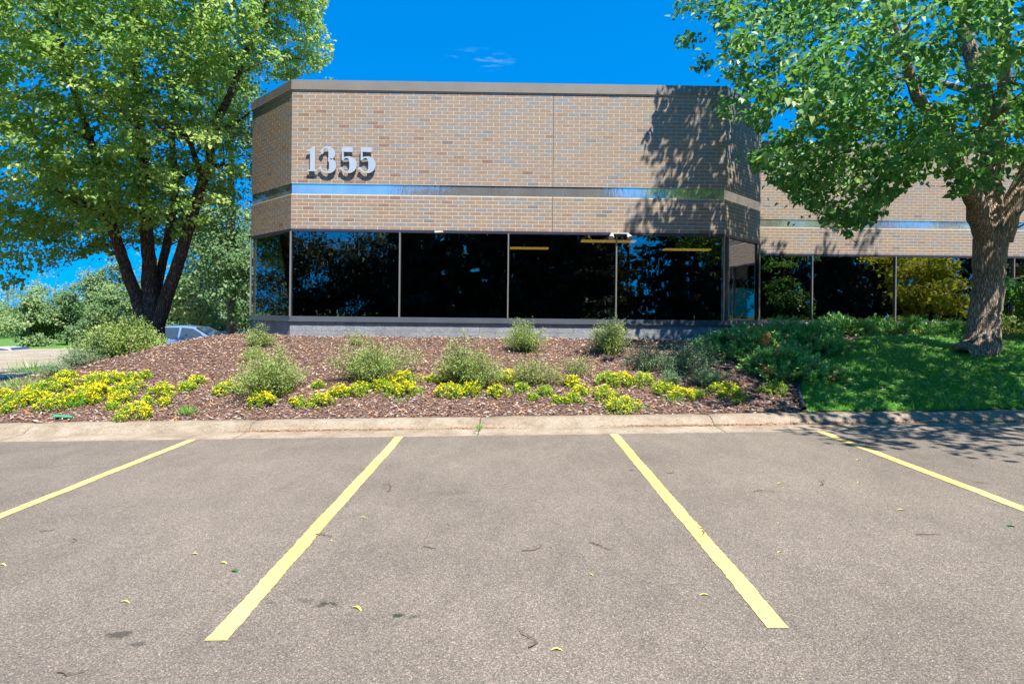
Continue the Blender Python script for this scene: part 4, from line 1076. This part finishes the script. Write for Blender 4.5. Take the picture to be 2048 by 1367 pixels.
# ------------------------------------------------------------ yellow sedum clumps
def sedum(px, py, wpx, label, fl, seed):
    global rng
    keep = rng; rng = np.random.default_rng(seed)
    b = ground_at(px, py+wpx*.16); W = wpx*b.y/F/2*1.12; H = min(.20, W*.72+.04)
    root = empty('sedum_clump', (b.x, b.y, b.z-.01), label, 'flower clump', 'yellow flowering sedum clumps on the bank')
    gl, gf = G(), G(); n = int(35+330*W*W*5.0)
    r = rng.random(n)**.5; a = rng.uniform(0, 2*math.pi, n)
    lump = 1+.18*np.sin(3*a+seed)+.15*np.sin(5*a+2*seed)
    X_ = b.x+np.cos(a)*r*W*lump; Y_ = b.y+np.sin(a)*r*W*.85*lump; Z_ = h(X_, Y_)+H*np.sqrt(np.maximum(1-r**2*.92, .03))*rng.uniform(.72, 1.08, n)
    for k in range(14):
        an = rng.uniform(0, 2*math.pi, n); el = rng.uniform(-.1, .8, n)
        D = np.stack([np.cos(an)*np.cos(el), np.sin(an)*np.cos(el), np.sin(el)], 1)
        P = np.stack([X_, Y_, Z_-.0-rng.uniform(0, .075, n)], 1)+rng.normal(0, .008, (n, 3))
        leaves(gl, P, D, rdir(n, 1.2)+np.array(SUN)*.5, rng.uniform(.018, .036, n), np.clip(rng.normal(.5, .22, n), 0, 1), False, .45, .1)
    m_ = rng.random(n) < fl*1.12*(.55+.45*np.sin(X_*9+seed)*np.cos(Y_*8)); C = np.stack([X_, Y_, Z_+.006], 1)[m_]; q = len(C)
    if q:
        for k in range(7):
            an = rng.uniform(0, 2*math.pi, q); D = np.stack([np.cos(an), np.sin(an), rng.uniform(.1, .7, q)], 1)
            leaves(gf, C+rng.normal(0, .009, (q, 3)), D, np.tile([[0, 0, 1.]], (q, 1))+rng.normal(0, .3, (q, 3)), rng.uniform(.018, .031, q), rng.random(q), False, .7, .1)
    build_in(gl, 'foliage', MAT['sedum'], root)
    if q: tag(build_in(gf, 'flowers', MAT['flower'], root), kind='stuff')
    rng = keep
SD = [(7, 792, 30, .5, 'small flowering clump cut by the left picture edge'), (30, 801, 56, .7, 'flowering clump lying left of the green plastic piece near the picture edge'), (14, 820, 28, .3, 'low clump nearest the kerb at the left picture edge'),
 (78, 781, 66, .6, 'broad clump in the left patch, behind the one above the green plastic'), (66, 797, 44, .7, 'clump filling the gap in the left patch'), (129, 755, 44, .8, 'highest clump of the left patch, beside the dry brush'), (127, 773, 38, .7, 'clump right under the highest one of the left patch'),
 (107, 808, 54, 1, 'bright round clump directly above the green plastic piece'), (187, 762, 60, .9, 'upper half of the large central clump of the left patch'), (171, 788, 64, 1, 'brightest clump in the middle of the left patch'), (196, 789, 50, 1, 'clump on the right side of the brightest one'), (150, 803, 40, .5, 'clump mixed with blue green grass'),
 (226, 760, 44, .7, 'clump on the right end of the top row of the left patch'), (258, 759, 34, .25, 'mostly green clump trailing uphill'), (288, 752, 26, .15, 'tip of the green trailing clump highest on the left bank'),
 (254, 778, 52, .6, 'loose clump above the lone round one'), (239, 798, 42, .9, 'small bright clump up and left of the lone round one'), (222, 815, 26, .2, 'tiny green clump near the kerb, left of the lone round one'), (264, 824, 64, .9, 'lone round bright clump nearest the kerb on the left bank'),
 (320, 785, 50, .55, 'oval clump right of the left patch'), (294, 803, 22, .3, 'small sprig under the oval clump'), (328, 807, 24, .7, 'little clump between the oval clump and the kerb'), (372, 776, 34, .4, 'left half of the diagonal trailing clump'), (394, 762, 28, .6, 'upper tip of the diagonal trailing clump'),
 (452, 778, 46, .4, 'thin scattered clump left of the widest shrub'), (482, 776, 30, .2, 'green clump at the left foot of the widest shrub'), (523, 804, 52, .6, 'rounded clump near the kerb below the widest shrub'), (556, 778, 50, .3, 'green clump tucked under the widest shrub'), (572, 765, 34, .5, 'flowering sprig in front of the widest shrub'),
 (597, 806, 32, .3, 'small clump right of the rounded one below the widest shrub'), (640, 804, 46, .7, 'flowering clump halfway between the widest and the rounded shrub'), (636, 772, 26, .6, 'small high clump between the two left shrubs'), (677, 785, 40, .7, 'clump at the lower left of the rounded shrub'), (716, 781, 48, .7, 'clump directly below the rounded shrub'),
 (760, 772, 40, .5, 'clump joining the tall bright clump on its left'), (810, 760, 54, .9, 'tall bright clump right of the rounded shrub'), (814, 783, 50, .6, 'lower part of the tall bright clump right of the rounded shrub'), (784, 781, 36, .5, 'middle clump of the bright group below the first mullion'),
 (897, 756, 42, .8, 'high clump at the left foot of the dense upright shrub'), (900, 784, 50, 1, 'bright clump at the lower left of the dense upright shrub'), (940, 781, 46, .5, 'greener clump below the dense upright shrub'), (866, 758, 26, .2, 'small green clump left of the dense upright shrub'),
 (1014, 755, 42, .9, 'compact bright clump between the upright and the sparse shrub'), (995, 785, 38, .6, 'clump under the compact bright one'), (1042, 777, 32, .05, 'green flowerless clump right of the compact bright one'), (1066, 795, 22, .0, 'tiny flowerless clump nearest the kerb in the middle'), (1090, 782, 34, .0, 'flowerless clump below the sparse brownish shrub'),
 (1142, 766, 38, .7, 'upper bright clump in the middle of the bank'), (1160, 783, 34, .4, 'right side of the middle clump group'), (1118, 802, 26, .1, 'flowerless clump at the left of the middle group'), (1145, 799, 36, .6, 'lower clump of the middle group near the kerb'),
 (1213, 760, 48, .45, 'left end of the long clump row below the tall grey green shrub'), (1245, 760, 46, .55, 'centre of the long clump row below the tall grey green shrub'), (1283, 763, 50, .35, 'shaded right end of the long clump row'), (1210, 790, 48, .5, 'clump sloping down towards the kerb in the right half'), (1242, 811, 64, .5, 'largest clump nearest the kerb in the right half'),
 (1326, 778, 44, .25, 'green clump beside the pale branching shrub'), (1362, 792, 46, .75, 'flowering clump right of the pale branching shrub'), (1392, 790, 32, .2, 'small green clump left of the dotted round one'), (1452, 782, 74, .5, 'dotted round clump standing alone in the shaded mulch'), (1550, 778, 48, .04, 'flowerless bright green clump at the foot of the juniper')]
for i, (px, py, wp, fl_, lab) in enumerate(SD): sedum(px, py, wp, lab, fl_, 700+i)

# grass tufts and weeds
def tuft(b, n, L, W, label, seed, mat='blade', name='grass_tuft', tr=(.4, .8)):
    global rng
    keep = rng; rng = np.random.default_rng(seed)
    a = rng.uniform(0, 2*math.pi, n); r = rng.random(n)*W
    P = np.stack([b.x+np.cos(a)*r, b.y+np.sin(a)*r*.7, np.full(n, b.z)], 1)
    D = np.stack([np.cos(a)*rng.uniform(.1, .8, n), np.sin(a)*rng.uniform(.1, .8, n), np.ones(n)], 1)
    g = G(); leaves(g, P, D, rdir(n), rng.uniform(.4, 1.1, n)*L, rng.uniform(*tr, n), False, .06, .02)
    o = g.build(name, MAT[mat], loc=(b.x, b.y, b.z)); tag(o, label, 'grass tuft' if name == 'grass_tuft' else 'weed', 'small tufts and weeds'); rng = keep
tuft(ground_at(375, 830), 130, .16, .13, 'green grass tuft near the kerb left of the second bay line', 801)
tuft(ground_at(148, 815), 60, .24, .14, 'blue green grass tuft among the left flowers', 802, tr=(.2, .6))
tuft(ground_at(797, 805), 60, .10, .10, 'dry grass wisp below the tall bright flower clump', 803, tr=(.75, .92))
tuft(ground_at(1270, 822), 110, .12, .22, 'dry grass at the kerb right of the largest flower clump', 804, tr=(.78, .92))
tuft(ground_at(1345, 805), 60, .16, .2, 'thin grass in the shaded mulch', 805, tr=(.5, .9))
for k, (px, py, lab) in enumerate([(30, 768, 'wispy grass at the left picture edge behind the flowers'), (75, 742, 'tall seed grass at the far lot edge'), (90, 760, 'dry wispy grass beside the low dry brush'), (50, 775, 'low rough grass behind the left flower patch')]):
    tuft(ground_at(px, py+6), 120, .30 if k == 1 else .18, .5, lab, 810+k, tr=(.6, .9))
def at_kerb(px, py, z): 
    Y = 8.6; 
    for _ in range(12):
        P = at(px, py, Y); Y += (CAMZ-(float(gp(P.x))+z))/max(CAMZ-P.z, .1)*Y-Y
    return Vector((P.x, Y, float(gp(P.x))+z))
tuft(at_kerb(957, 860, .02), 46, .13, .03, 'weed sprouting from the kerb joint below the second mullion', 820, tr=(.4, .7), name='weed')
tuft(at_kerb(950, 868, .01), 50, .05, .06, 'flat weed in the gutter under the kerb joint', 821, tr=(.4, .95), name='weed')
tuft(at_kerb(1257, 864, .01), 30, .04, .05, 'tiny weed in the gutter at the third bay line', 822, tr=(.6, .9), name='weed')
tuft(at_kerb(1435, 857, .01), 60, .05, .10, 'weed and needles in the gutter at the shaded kerb joint', 823, tr=(.5, .95), name='weed')
tuft(at_kerb(1990, 845, .05), 30, .08, .03, 'small weed on the kerb face below the linden', 824, tr=(.4, .6), name='weed')
tuft(Vector((14.75, 17.9, 1.15)), 16, .75, .08, 'long bladed plant in front of the window right of the linden trunk', 825, tr=(.7, .85))

# debris line in the gutter
g = G(); n = 11000; px_ = np.concatenate([rng.uniform(3.2, 10, n//2), rng.choice([-.55, -2.6, -3.3, 2.9, -1.8, 1.9, 2.6], n//2)+rng.normal(0, .28, n//2)])
yy = YG+.02+rng.normal(0, .03, n)-.02*rng.random(n); a = rng.uniform(0, 2*math.pi, n)
leaves(g, np.stack([px_, yy, gp(px_)+.02+rng.uniform(0, .012, n)], 1), np.stack([np.cos(a), np.sin(a)*.5, rng.normal(0, .12, n)], 1), np.tile([[0, -.3, 1.]], (n, 1)), rng.uniform(.01, .035, n), np.where(rng.random(n) < .5, rng.uniform(.9, 1, n), rng.uniform(0, .6, n)), False, .3)
tag(g.build('gutter_litter', MAT['chip']), 'brown leaf crumbs gathered along the gutter', None, None, 'stuff')

# ------------------------------------------------------------ leaves and twigs on the asphalt
LF = [(555, 1205-0, 'k'), ]
leaf_items = [(714, 1217, .075, 'yellow', 'largest pale yellow bract on the asphalt, between the two long lines near the stains'), (250, 1204, .06, 'yellow', 'yellow bract between the stain and the left long line'), (470, 1142, .045, 'green', 'single dark green leaf left of the left long line'),
 (447, 1126, .06, 'yellow', 'thin olive bract just above the dark green leaf'), (390, 1108, .05, 'yellow', 'curled olive bract left of the dark green leaf'), (727, 1035, .05, 'yellow', 'pale bract right of the left long line halfway up'), (662, 1082, .03, 'yellow', 'tiny pale bract beside the left long line'),
 (1717 , 920, .05, 'yellow', 'bract near the gutter left of the right hand shadow'), (1718, 965, .04, 'yellow', 'small bract on sunlit asphalt below the linden shadow'), (1561, 967, .06, 'yellow', 'pale bract right of the right long line near its top'), (1410, 1190, .06, 'yellow', 'brownish bract beside the right long line'),
 (1560, 1105, .045, 'yellow', 'yellow bract on the bay right of the right long line'), (1803, 1020, .06, 'yellow', 'bright bract lying in the far right bay'), (2022, 1052, .05, 'green', 'green leaf at the right picture edge'), (1115, 1300, .06, 'yellow', 'pale bract caught on the forked twig in the foreground'),
 (5, 1130, .06, 'yellow', 'bright bract at the left picture edge'), (1182, 1150, .035, 'yellow', 'small bract in the middle bay'), (1264, 940, .03, 'green', 'tiny green leaf beside the top of the right long line'), (1187, 942, .03, 'yellow', 'tiny yellow bract high in the middle bay'), (1010, 968, .035, 'yellow', 'tiny yellow bract in the centre of the middle bay')]
LM = {'yellow': simple('fallen_bract', (.62, .56, .10), .6), 'green': simple('fallen_leaf_green', (.03, .14, .03), .5)}
for i, (px, py, s, c, lab) in enumerate(leaf_items):
    q = mp3(px, py); a = rng.uniform(-.6, .6); g = G()
    n = 6; V = []
    for k in range(n+1):
        u = k/n; wdt = (.42 if c == 'green' else .13)*s*math.sin(math.pi*min(1, u*.92+.06))**.7
        cx_ = (u-.5)*s; cy_ = .12*s*math.sin(u*4); zz = .005+.006*math.sin(u*math.pi*1.2)
        V += [(cx_, cy_-wdt, zz+.003), (cx_, cy_, zz), (cx_, cy_+wdt, zz+.002)]
    g.add(V, [(3*k+j, 3*k+3+j, 3*k+4+j, 3*k+1+j) for k in range(n) for j in (0, 1)])
    o = g.build('fallen_leaf', LM[c]); o.location = (q.x, q.y, float(gp(q.x))-.004); o.rotation_euler = (0, 0, a); tag(o, lab, 'leaf', 'leaves fallen on the asphalt')
tw_items = [(1073, 1105, .10, 'hooked twig in the middle of the picture bottom half'), (1103, 1295, .11, 'forked twig in the foreground centre'), (150, 1345, .08, 'kinked twig at the bottom left'), (97, 1062, .06, 'small twig in the far left bay'), (165, 1078, .07, 'twig right of the small twig in the far left bay'),
 (660, 1068, .10, 'long thin twig beside the left long line'), (865, 1092, .06, 'short brown twig in the middle bay'), (1855, 1068, .09, 'twig in the lower right bay'), (1670, 973, .12, 'twig between the right long line and the far right line'), (1535, 983, .12, 'faint bowed twig in the right bay'),
 (1430, 1068, .09, 'slender twig touching the right long line'), (810, 981, .16, 'long faint twig high in the middle bay'), (1205, 1082, .10, 'flat twig right of the hooked one'), (1348, 945, .08, 'short twig just right of the top of the right long line'), (1645, 853, .16, 'thick dark twig lying in the gutter under the kerb'), (1930, 905, .12, 'twig in the leaf shadow at right')]
for i, (px, py, s, lab) in enumerate(tw_items):
    q = mp3(px, py); g = G(); a0 = rng.uniform(0, 6.28)
    pts = []; d = rng.uniform(-.6, .6); p_ = np.array([-s, 0, .006])
    for k in range(8):
        pts.append(tuple(p_)); d += rng.normal(0, .55); p_ = p_+np.array([math.cos(d)*s*.28, math.sin(d)*s*.28, rng.normal(0, .002)]); p_[2] = max(.004, p_[2])
    th_ = .0035 if i != 14 else .008
    g.tube(pts, list(np.linspace(th_, th_*.4, 8)), 5)
    for j in (2, 5):
        b_ = np.array(pts[j]); d2 = d+rng.choice([-1.2, 1.2]); g.tube([tuple(b_), tuple(b_+np.array([math.cos(d2), math.sin(d2), .05])*s*.3)], [th_*.7, th_*.3], 4)
    o = g.build('fallen_twig', MAT['twig']); o.location = (q.x, q.y, float(gp(q.x))+.002); o.rotation_euler = (0, 0, rng.uniform(-.4, .4)); tag(o, lab, 'twig', 'twigs fallen on the asphalt')

# green plastic piece in the mulch, rocks by the plinth, thin stakes
q = ground_at(127, 838); g = G()
Mx = Matrix.Translation((q.x, q.y, q.z+.03)) @ Matrix.Rotation(R(8), 4, 'Y') @ Matrix.Rotation(R(-10), 4, 'X') @ Matrix.Rotation(R(-6), 4, 'Y')
prof2 = [(-.035, 0), (-.03, .018), (-.012, .026), (.012, .026), (.03, .018), (.035, 0)]
V = []
for k in range(7):
    x_ = -.14+.28*k/6; V += [tuple(Mx @ Vector((x_, y_, z_*(1 if 0 < k < 6 else .8)))) for y_, z_ in prof2]
g.add(V, [(k*6+j, k*6+6+j, k*6+7+j, k*6+1+j) for k in range(6) for j in range(5)]); g.add(V, [(0, 1, 2, 3, 4, 5), tuple(range(36, 42))])
o = g.build('green_plastic_strip', simple('green_plastic', (.03, .32, .17), .35), smooth=False, loc=(q.x, q.y, q.z)); tag(o, 'flat green plastic strip lying on mulch beside the kerb at left', 'plastic strip')
def rock(px, py, s, lab, seed, Yf):
    rr_ = np.random.default_rng(seed); P0 = at(px, py, Yf); q = Vector((P0.x, Yf, float(h(P0.x, Yf))))
    me = bpy.data.meshes.new('rock'); import bmesh
    bm = bmesh.new(); bmesh.ops.create_icosphere(bm, subdivisions=3, radius=1)
    for v in bm.verts:
        c = v.co.copy(); v.co = c*(1+.18*math.sin(3*c.x+seed)+.15*math.sin(4*c.y+2*seed)+.05*rr_.normal())
        v.co.x *= s[0]; v.co.y *= s[1]; v.co.z *= s[2]
    bm.to_mesh(me); bm.free(); me.materials.append(MAT['rock']); o = bpy.data.objects.new('rock', me); COL.objects.link(o); o.location = (q.x, q.y, q.z+s[2]*.4); tag(o, lab, 'rock', 'stones at the plinth')
MAT['rock'] = simple('limestone', (.42, .37, .31), .9, 0, .2, 0, .25, 12)
rock(1430, 652, (.16, .12, .13), 'pale stone above the juniper at the right plinth corner', 3, 13.55)
rock(1412, 665, (.22, .13, .07), 'flat pale stone against the plinth left of the junipers', 5, 13.5)
rock(1762, 652, (.26, .15, .08), 'flat grey stone between junipers under the recessed windows', 8, 16.2)
q = ground_at(262, 712)
for k, (dx, L, lab) in enumerate([(0, .36, 'short bare stick standing at the edge of the bank'), (.1, .28, 'leaning bare stick beside the short standing one')]):
    g = G(); g.tube([(q.x+dx, q.y, q.z-.03), (q.x+dx+(.12 if k else -.02), q.y, q.z+L*.6), (q.x+dx+(.16 if k else -.03), q.y, q.z+L)], [.012, .009, .005], 6)
    o = g.build('stick', MAT['twig'], loc=(q.x+dx, q.y, q.z)); tag(o, lab, 'stick')
g = G(); a_ = at(467, 660, 29); b_ = at(463, 590, 29); g.tube([(a_.x, 29, a_.z-.8), (b_.x, 29, b_.z+.3)], [.10, .085], 10)
o = g.build('wooden_post', simple('grey_wood', (.25, .19, .14), .9), loc=(a_.x, 29, a_.z-.8)); tag(o, 'bare wooden post behind the cars left of the building', 'post')

# ------------------------------------------------------------ parked cars
CG = simple('car_glass', (.035, .05, .06), .06, .0, .9, .5)
CT = simple('car_tyre', (.02, .02, .02), .8)
CR = simple('car_rim', (.4, .4, .42), .3, .8)
CLs = simple('car_lamp', (.6, .62, .65), .1, .2, .8)
def car(x, y, z, rz, paint, label, Ls=4.6, H=1.45):
    root = empty('parked_car', (x, y, z), label, 'car', 'cars parked on the far lot', rz)
    # sections along the length: x, half width, floor, belt height, roof height (None = bonnet / boot), roof half width
    k = H/1.45
    sec = [(-2.3, .70, .42, .80, .82, .60), (-2.2, .84, .30, .95, .98, .70), (-1.75, .89, .24, .99, 1.03, .74), (-1.25, .90, .22, 1.0, 1.30, .66), (-.75, .90, .22, .98, 1.43, .61), (-.1, .90, .22, .96, 1.45, .61), (.35, .90, .22, .94, 1.40, .60), (.8, .90, .22, .92, 1.18, .64), (1.25, .89, .24, .90, .97, .72), (1.8, .86, .26, .82, .86, .72), (2.2, .78, .32, .70, .73, .64), (2.33, .66, .42, .58, .60, .54)]
    g = G(); V = []
    for (sx, w, f, b, r, rw) in sec:
        f, b, r = f*k, b*k, r*k
        ring = [(sx, -w*.85, f), (sx, -w, f+.14), (sx, -w*1.01, (f+b)/2), (sx, -w*.96, b), (sx, -rw-.0, b+(r-b)*.55+.0) if r-b > .1 else (sx, -w*.9, b+.01), (sx, -rw, r-.03 if r-b > .1 else r), (sx, -rw*.6, r)]
        if r-b > .1: ring[4] = (sx, -(w*.93*.45+rw*.55), b+(r-b)*.55)
        ring = ring+[(a, -c, d) for a, c, d in ring[::-1]]; V += ring
    m_ = 14
    g.add(V, [(i*m_+j, (i+1)*m_+j, (i+1)*m_+(j+1) % m_, i*m_+(j+1) % m_) for i in range(len(sec)-1) for j in range(m_)])
    g.add(V, [tuple(range(m_))[::-1], tuple(range((len(sec)-1)*m_, len(sec)*m_))])
    b = g.build('body', paint, root, True)
    def panel(name, pts, mat=CG):
        gg = G(); gg.add([(a, c, d*k) for a, c, d in pts], [tuple(range(len(pts)))]); return gg.build(name, mat, root)
    for s in (-1, 1):
        panel('side_window', [(-1.20, s*.855, 1.02), (-.18, s*.865, 1.0), (-.18, s*.655, 1.38), (-.72, s*.66, 1.375), (-1.08, s*.72, 1.25)])
        panel('side_window', [(-.10, s*.865, 1.0), (.92, s*.855, .965), (.62, s*.72, 1.20), (.33, s*.655, 1.345), (-.10, s*.655, 1.38)])
        gg = G(); gg.box((.62, s*.9, .95*k), (.80, s*1.05, 1.08*k)); gg.build('mirror', paint, root)
        gg = G(); gg.box((2.16, s*.45-.16, .60*k), (2.30, s*.45+.16, .70*k)); gg.build('headlight', CLs, root)
        gg = G(); gg.box((-2.29, s*.5-.16, .76*k), (-2.20, s*.5+.16, .88*k)); gg.build('tail_light', simple('tail_lamp_red', (.4, .02, .02), .2) if 'tail' not in MAT else MAT['tail'], root)
        for wx in (-1.38, 1.42):
            gg = G(); gg.tube([(wx, s*.70, .32), (wx, s*.92, .32)], [.32, .32], 20); t_ = gg.build('wheel', CT, root, False)
            gg = G(); gg.tube([(wx, s*.90, .32), (wx, s*.93, .32)], [.20, .20], 14); r_ = gg.build('rim', CR, t_)
    panel('windscreen', [(.40, -.60, 1.40), (.40, .60, 1.40), (1.22, .74, .985), (1.22, -.74, .985)])
    panel('rear_window', [(-.80, -.60, 1.435), (-.80, .60, 1.435), (-1.70, .72, 1.06), (-1.70, -.72, 1.06)])
    return root
MAT['tail'] = simple('tail_lamp', (.4, .02, .02), .2)
cb = simple('silver_blue_paint', (.17, .27, .42), .25, .3, .6, .8, .03)
cw = simple('white_paint', (.62, .62, .60), .3, .0, .5, .8, .03); cbl = simple('blue_paint', (.03, .12, .35), .25, .3, .6, .8, .03)
cbe = simple('beige_paint', (.40, .34, .30), .3, .3, .5, .8, .03); cdk = simple('dark_paint', (.05, .06, .08), .3, .3, .5, .8, .03)
def place_car(px, roof_py, Y, H, rz, paint, label):
    p = at(px, roof_py, Y); car(p.x, Y, p.z-H, rz, paint, label, H=H)
place_car(384, 650, 24.5, 1.6, R(4), cb, 'silver blue car showing roof and windows behind the mulch bank')
place_car(446, 661, 30, 1.45, R(0), cbe, 'pale beige car whose roof just shows beside the wooden post')
place_car(487, 658, 31, 1.45, R(5), cdk, 'dark blue car roof right beside the building plinth')
place_car(22, 692, 33.5, 1.40, R(0), cw, 'white car at the far edge of the lot at left')
place_car(-38, 695, 32.5, 1.40, R(0), cbl, 'blue car cut by the left picture edge beside the white car')
print('objects', len(bpy.data.objects), 'tris', sum(len(o.data.loops)-2*len(o.data.polygons) for o in bpy.data.objects if o.type == 'MESH'))
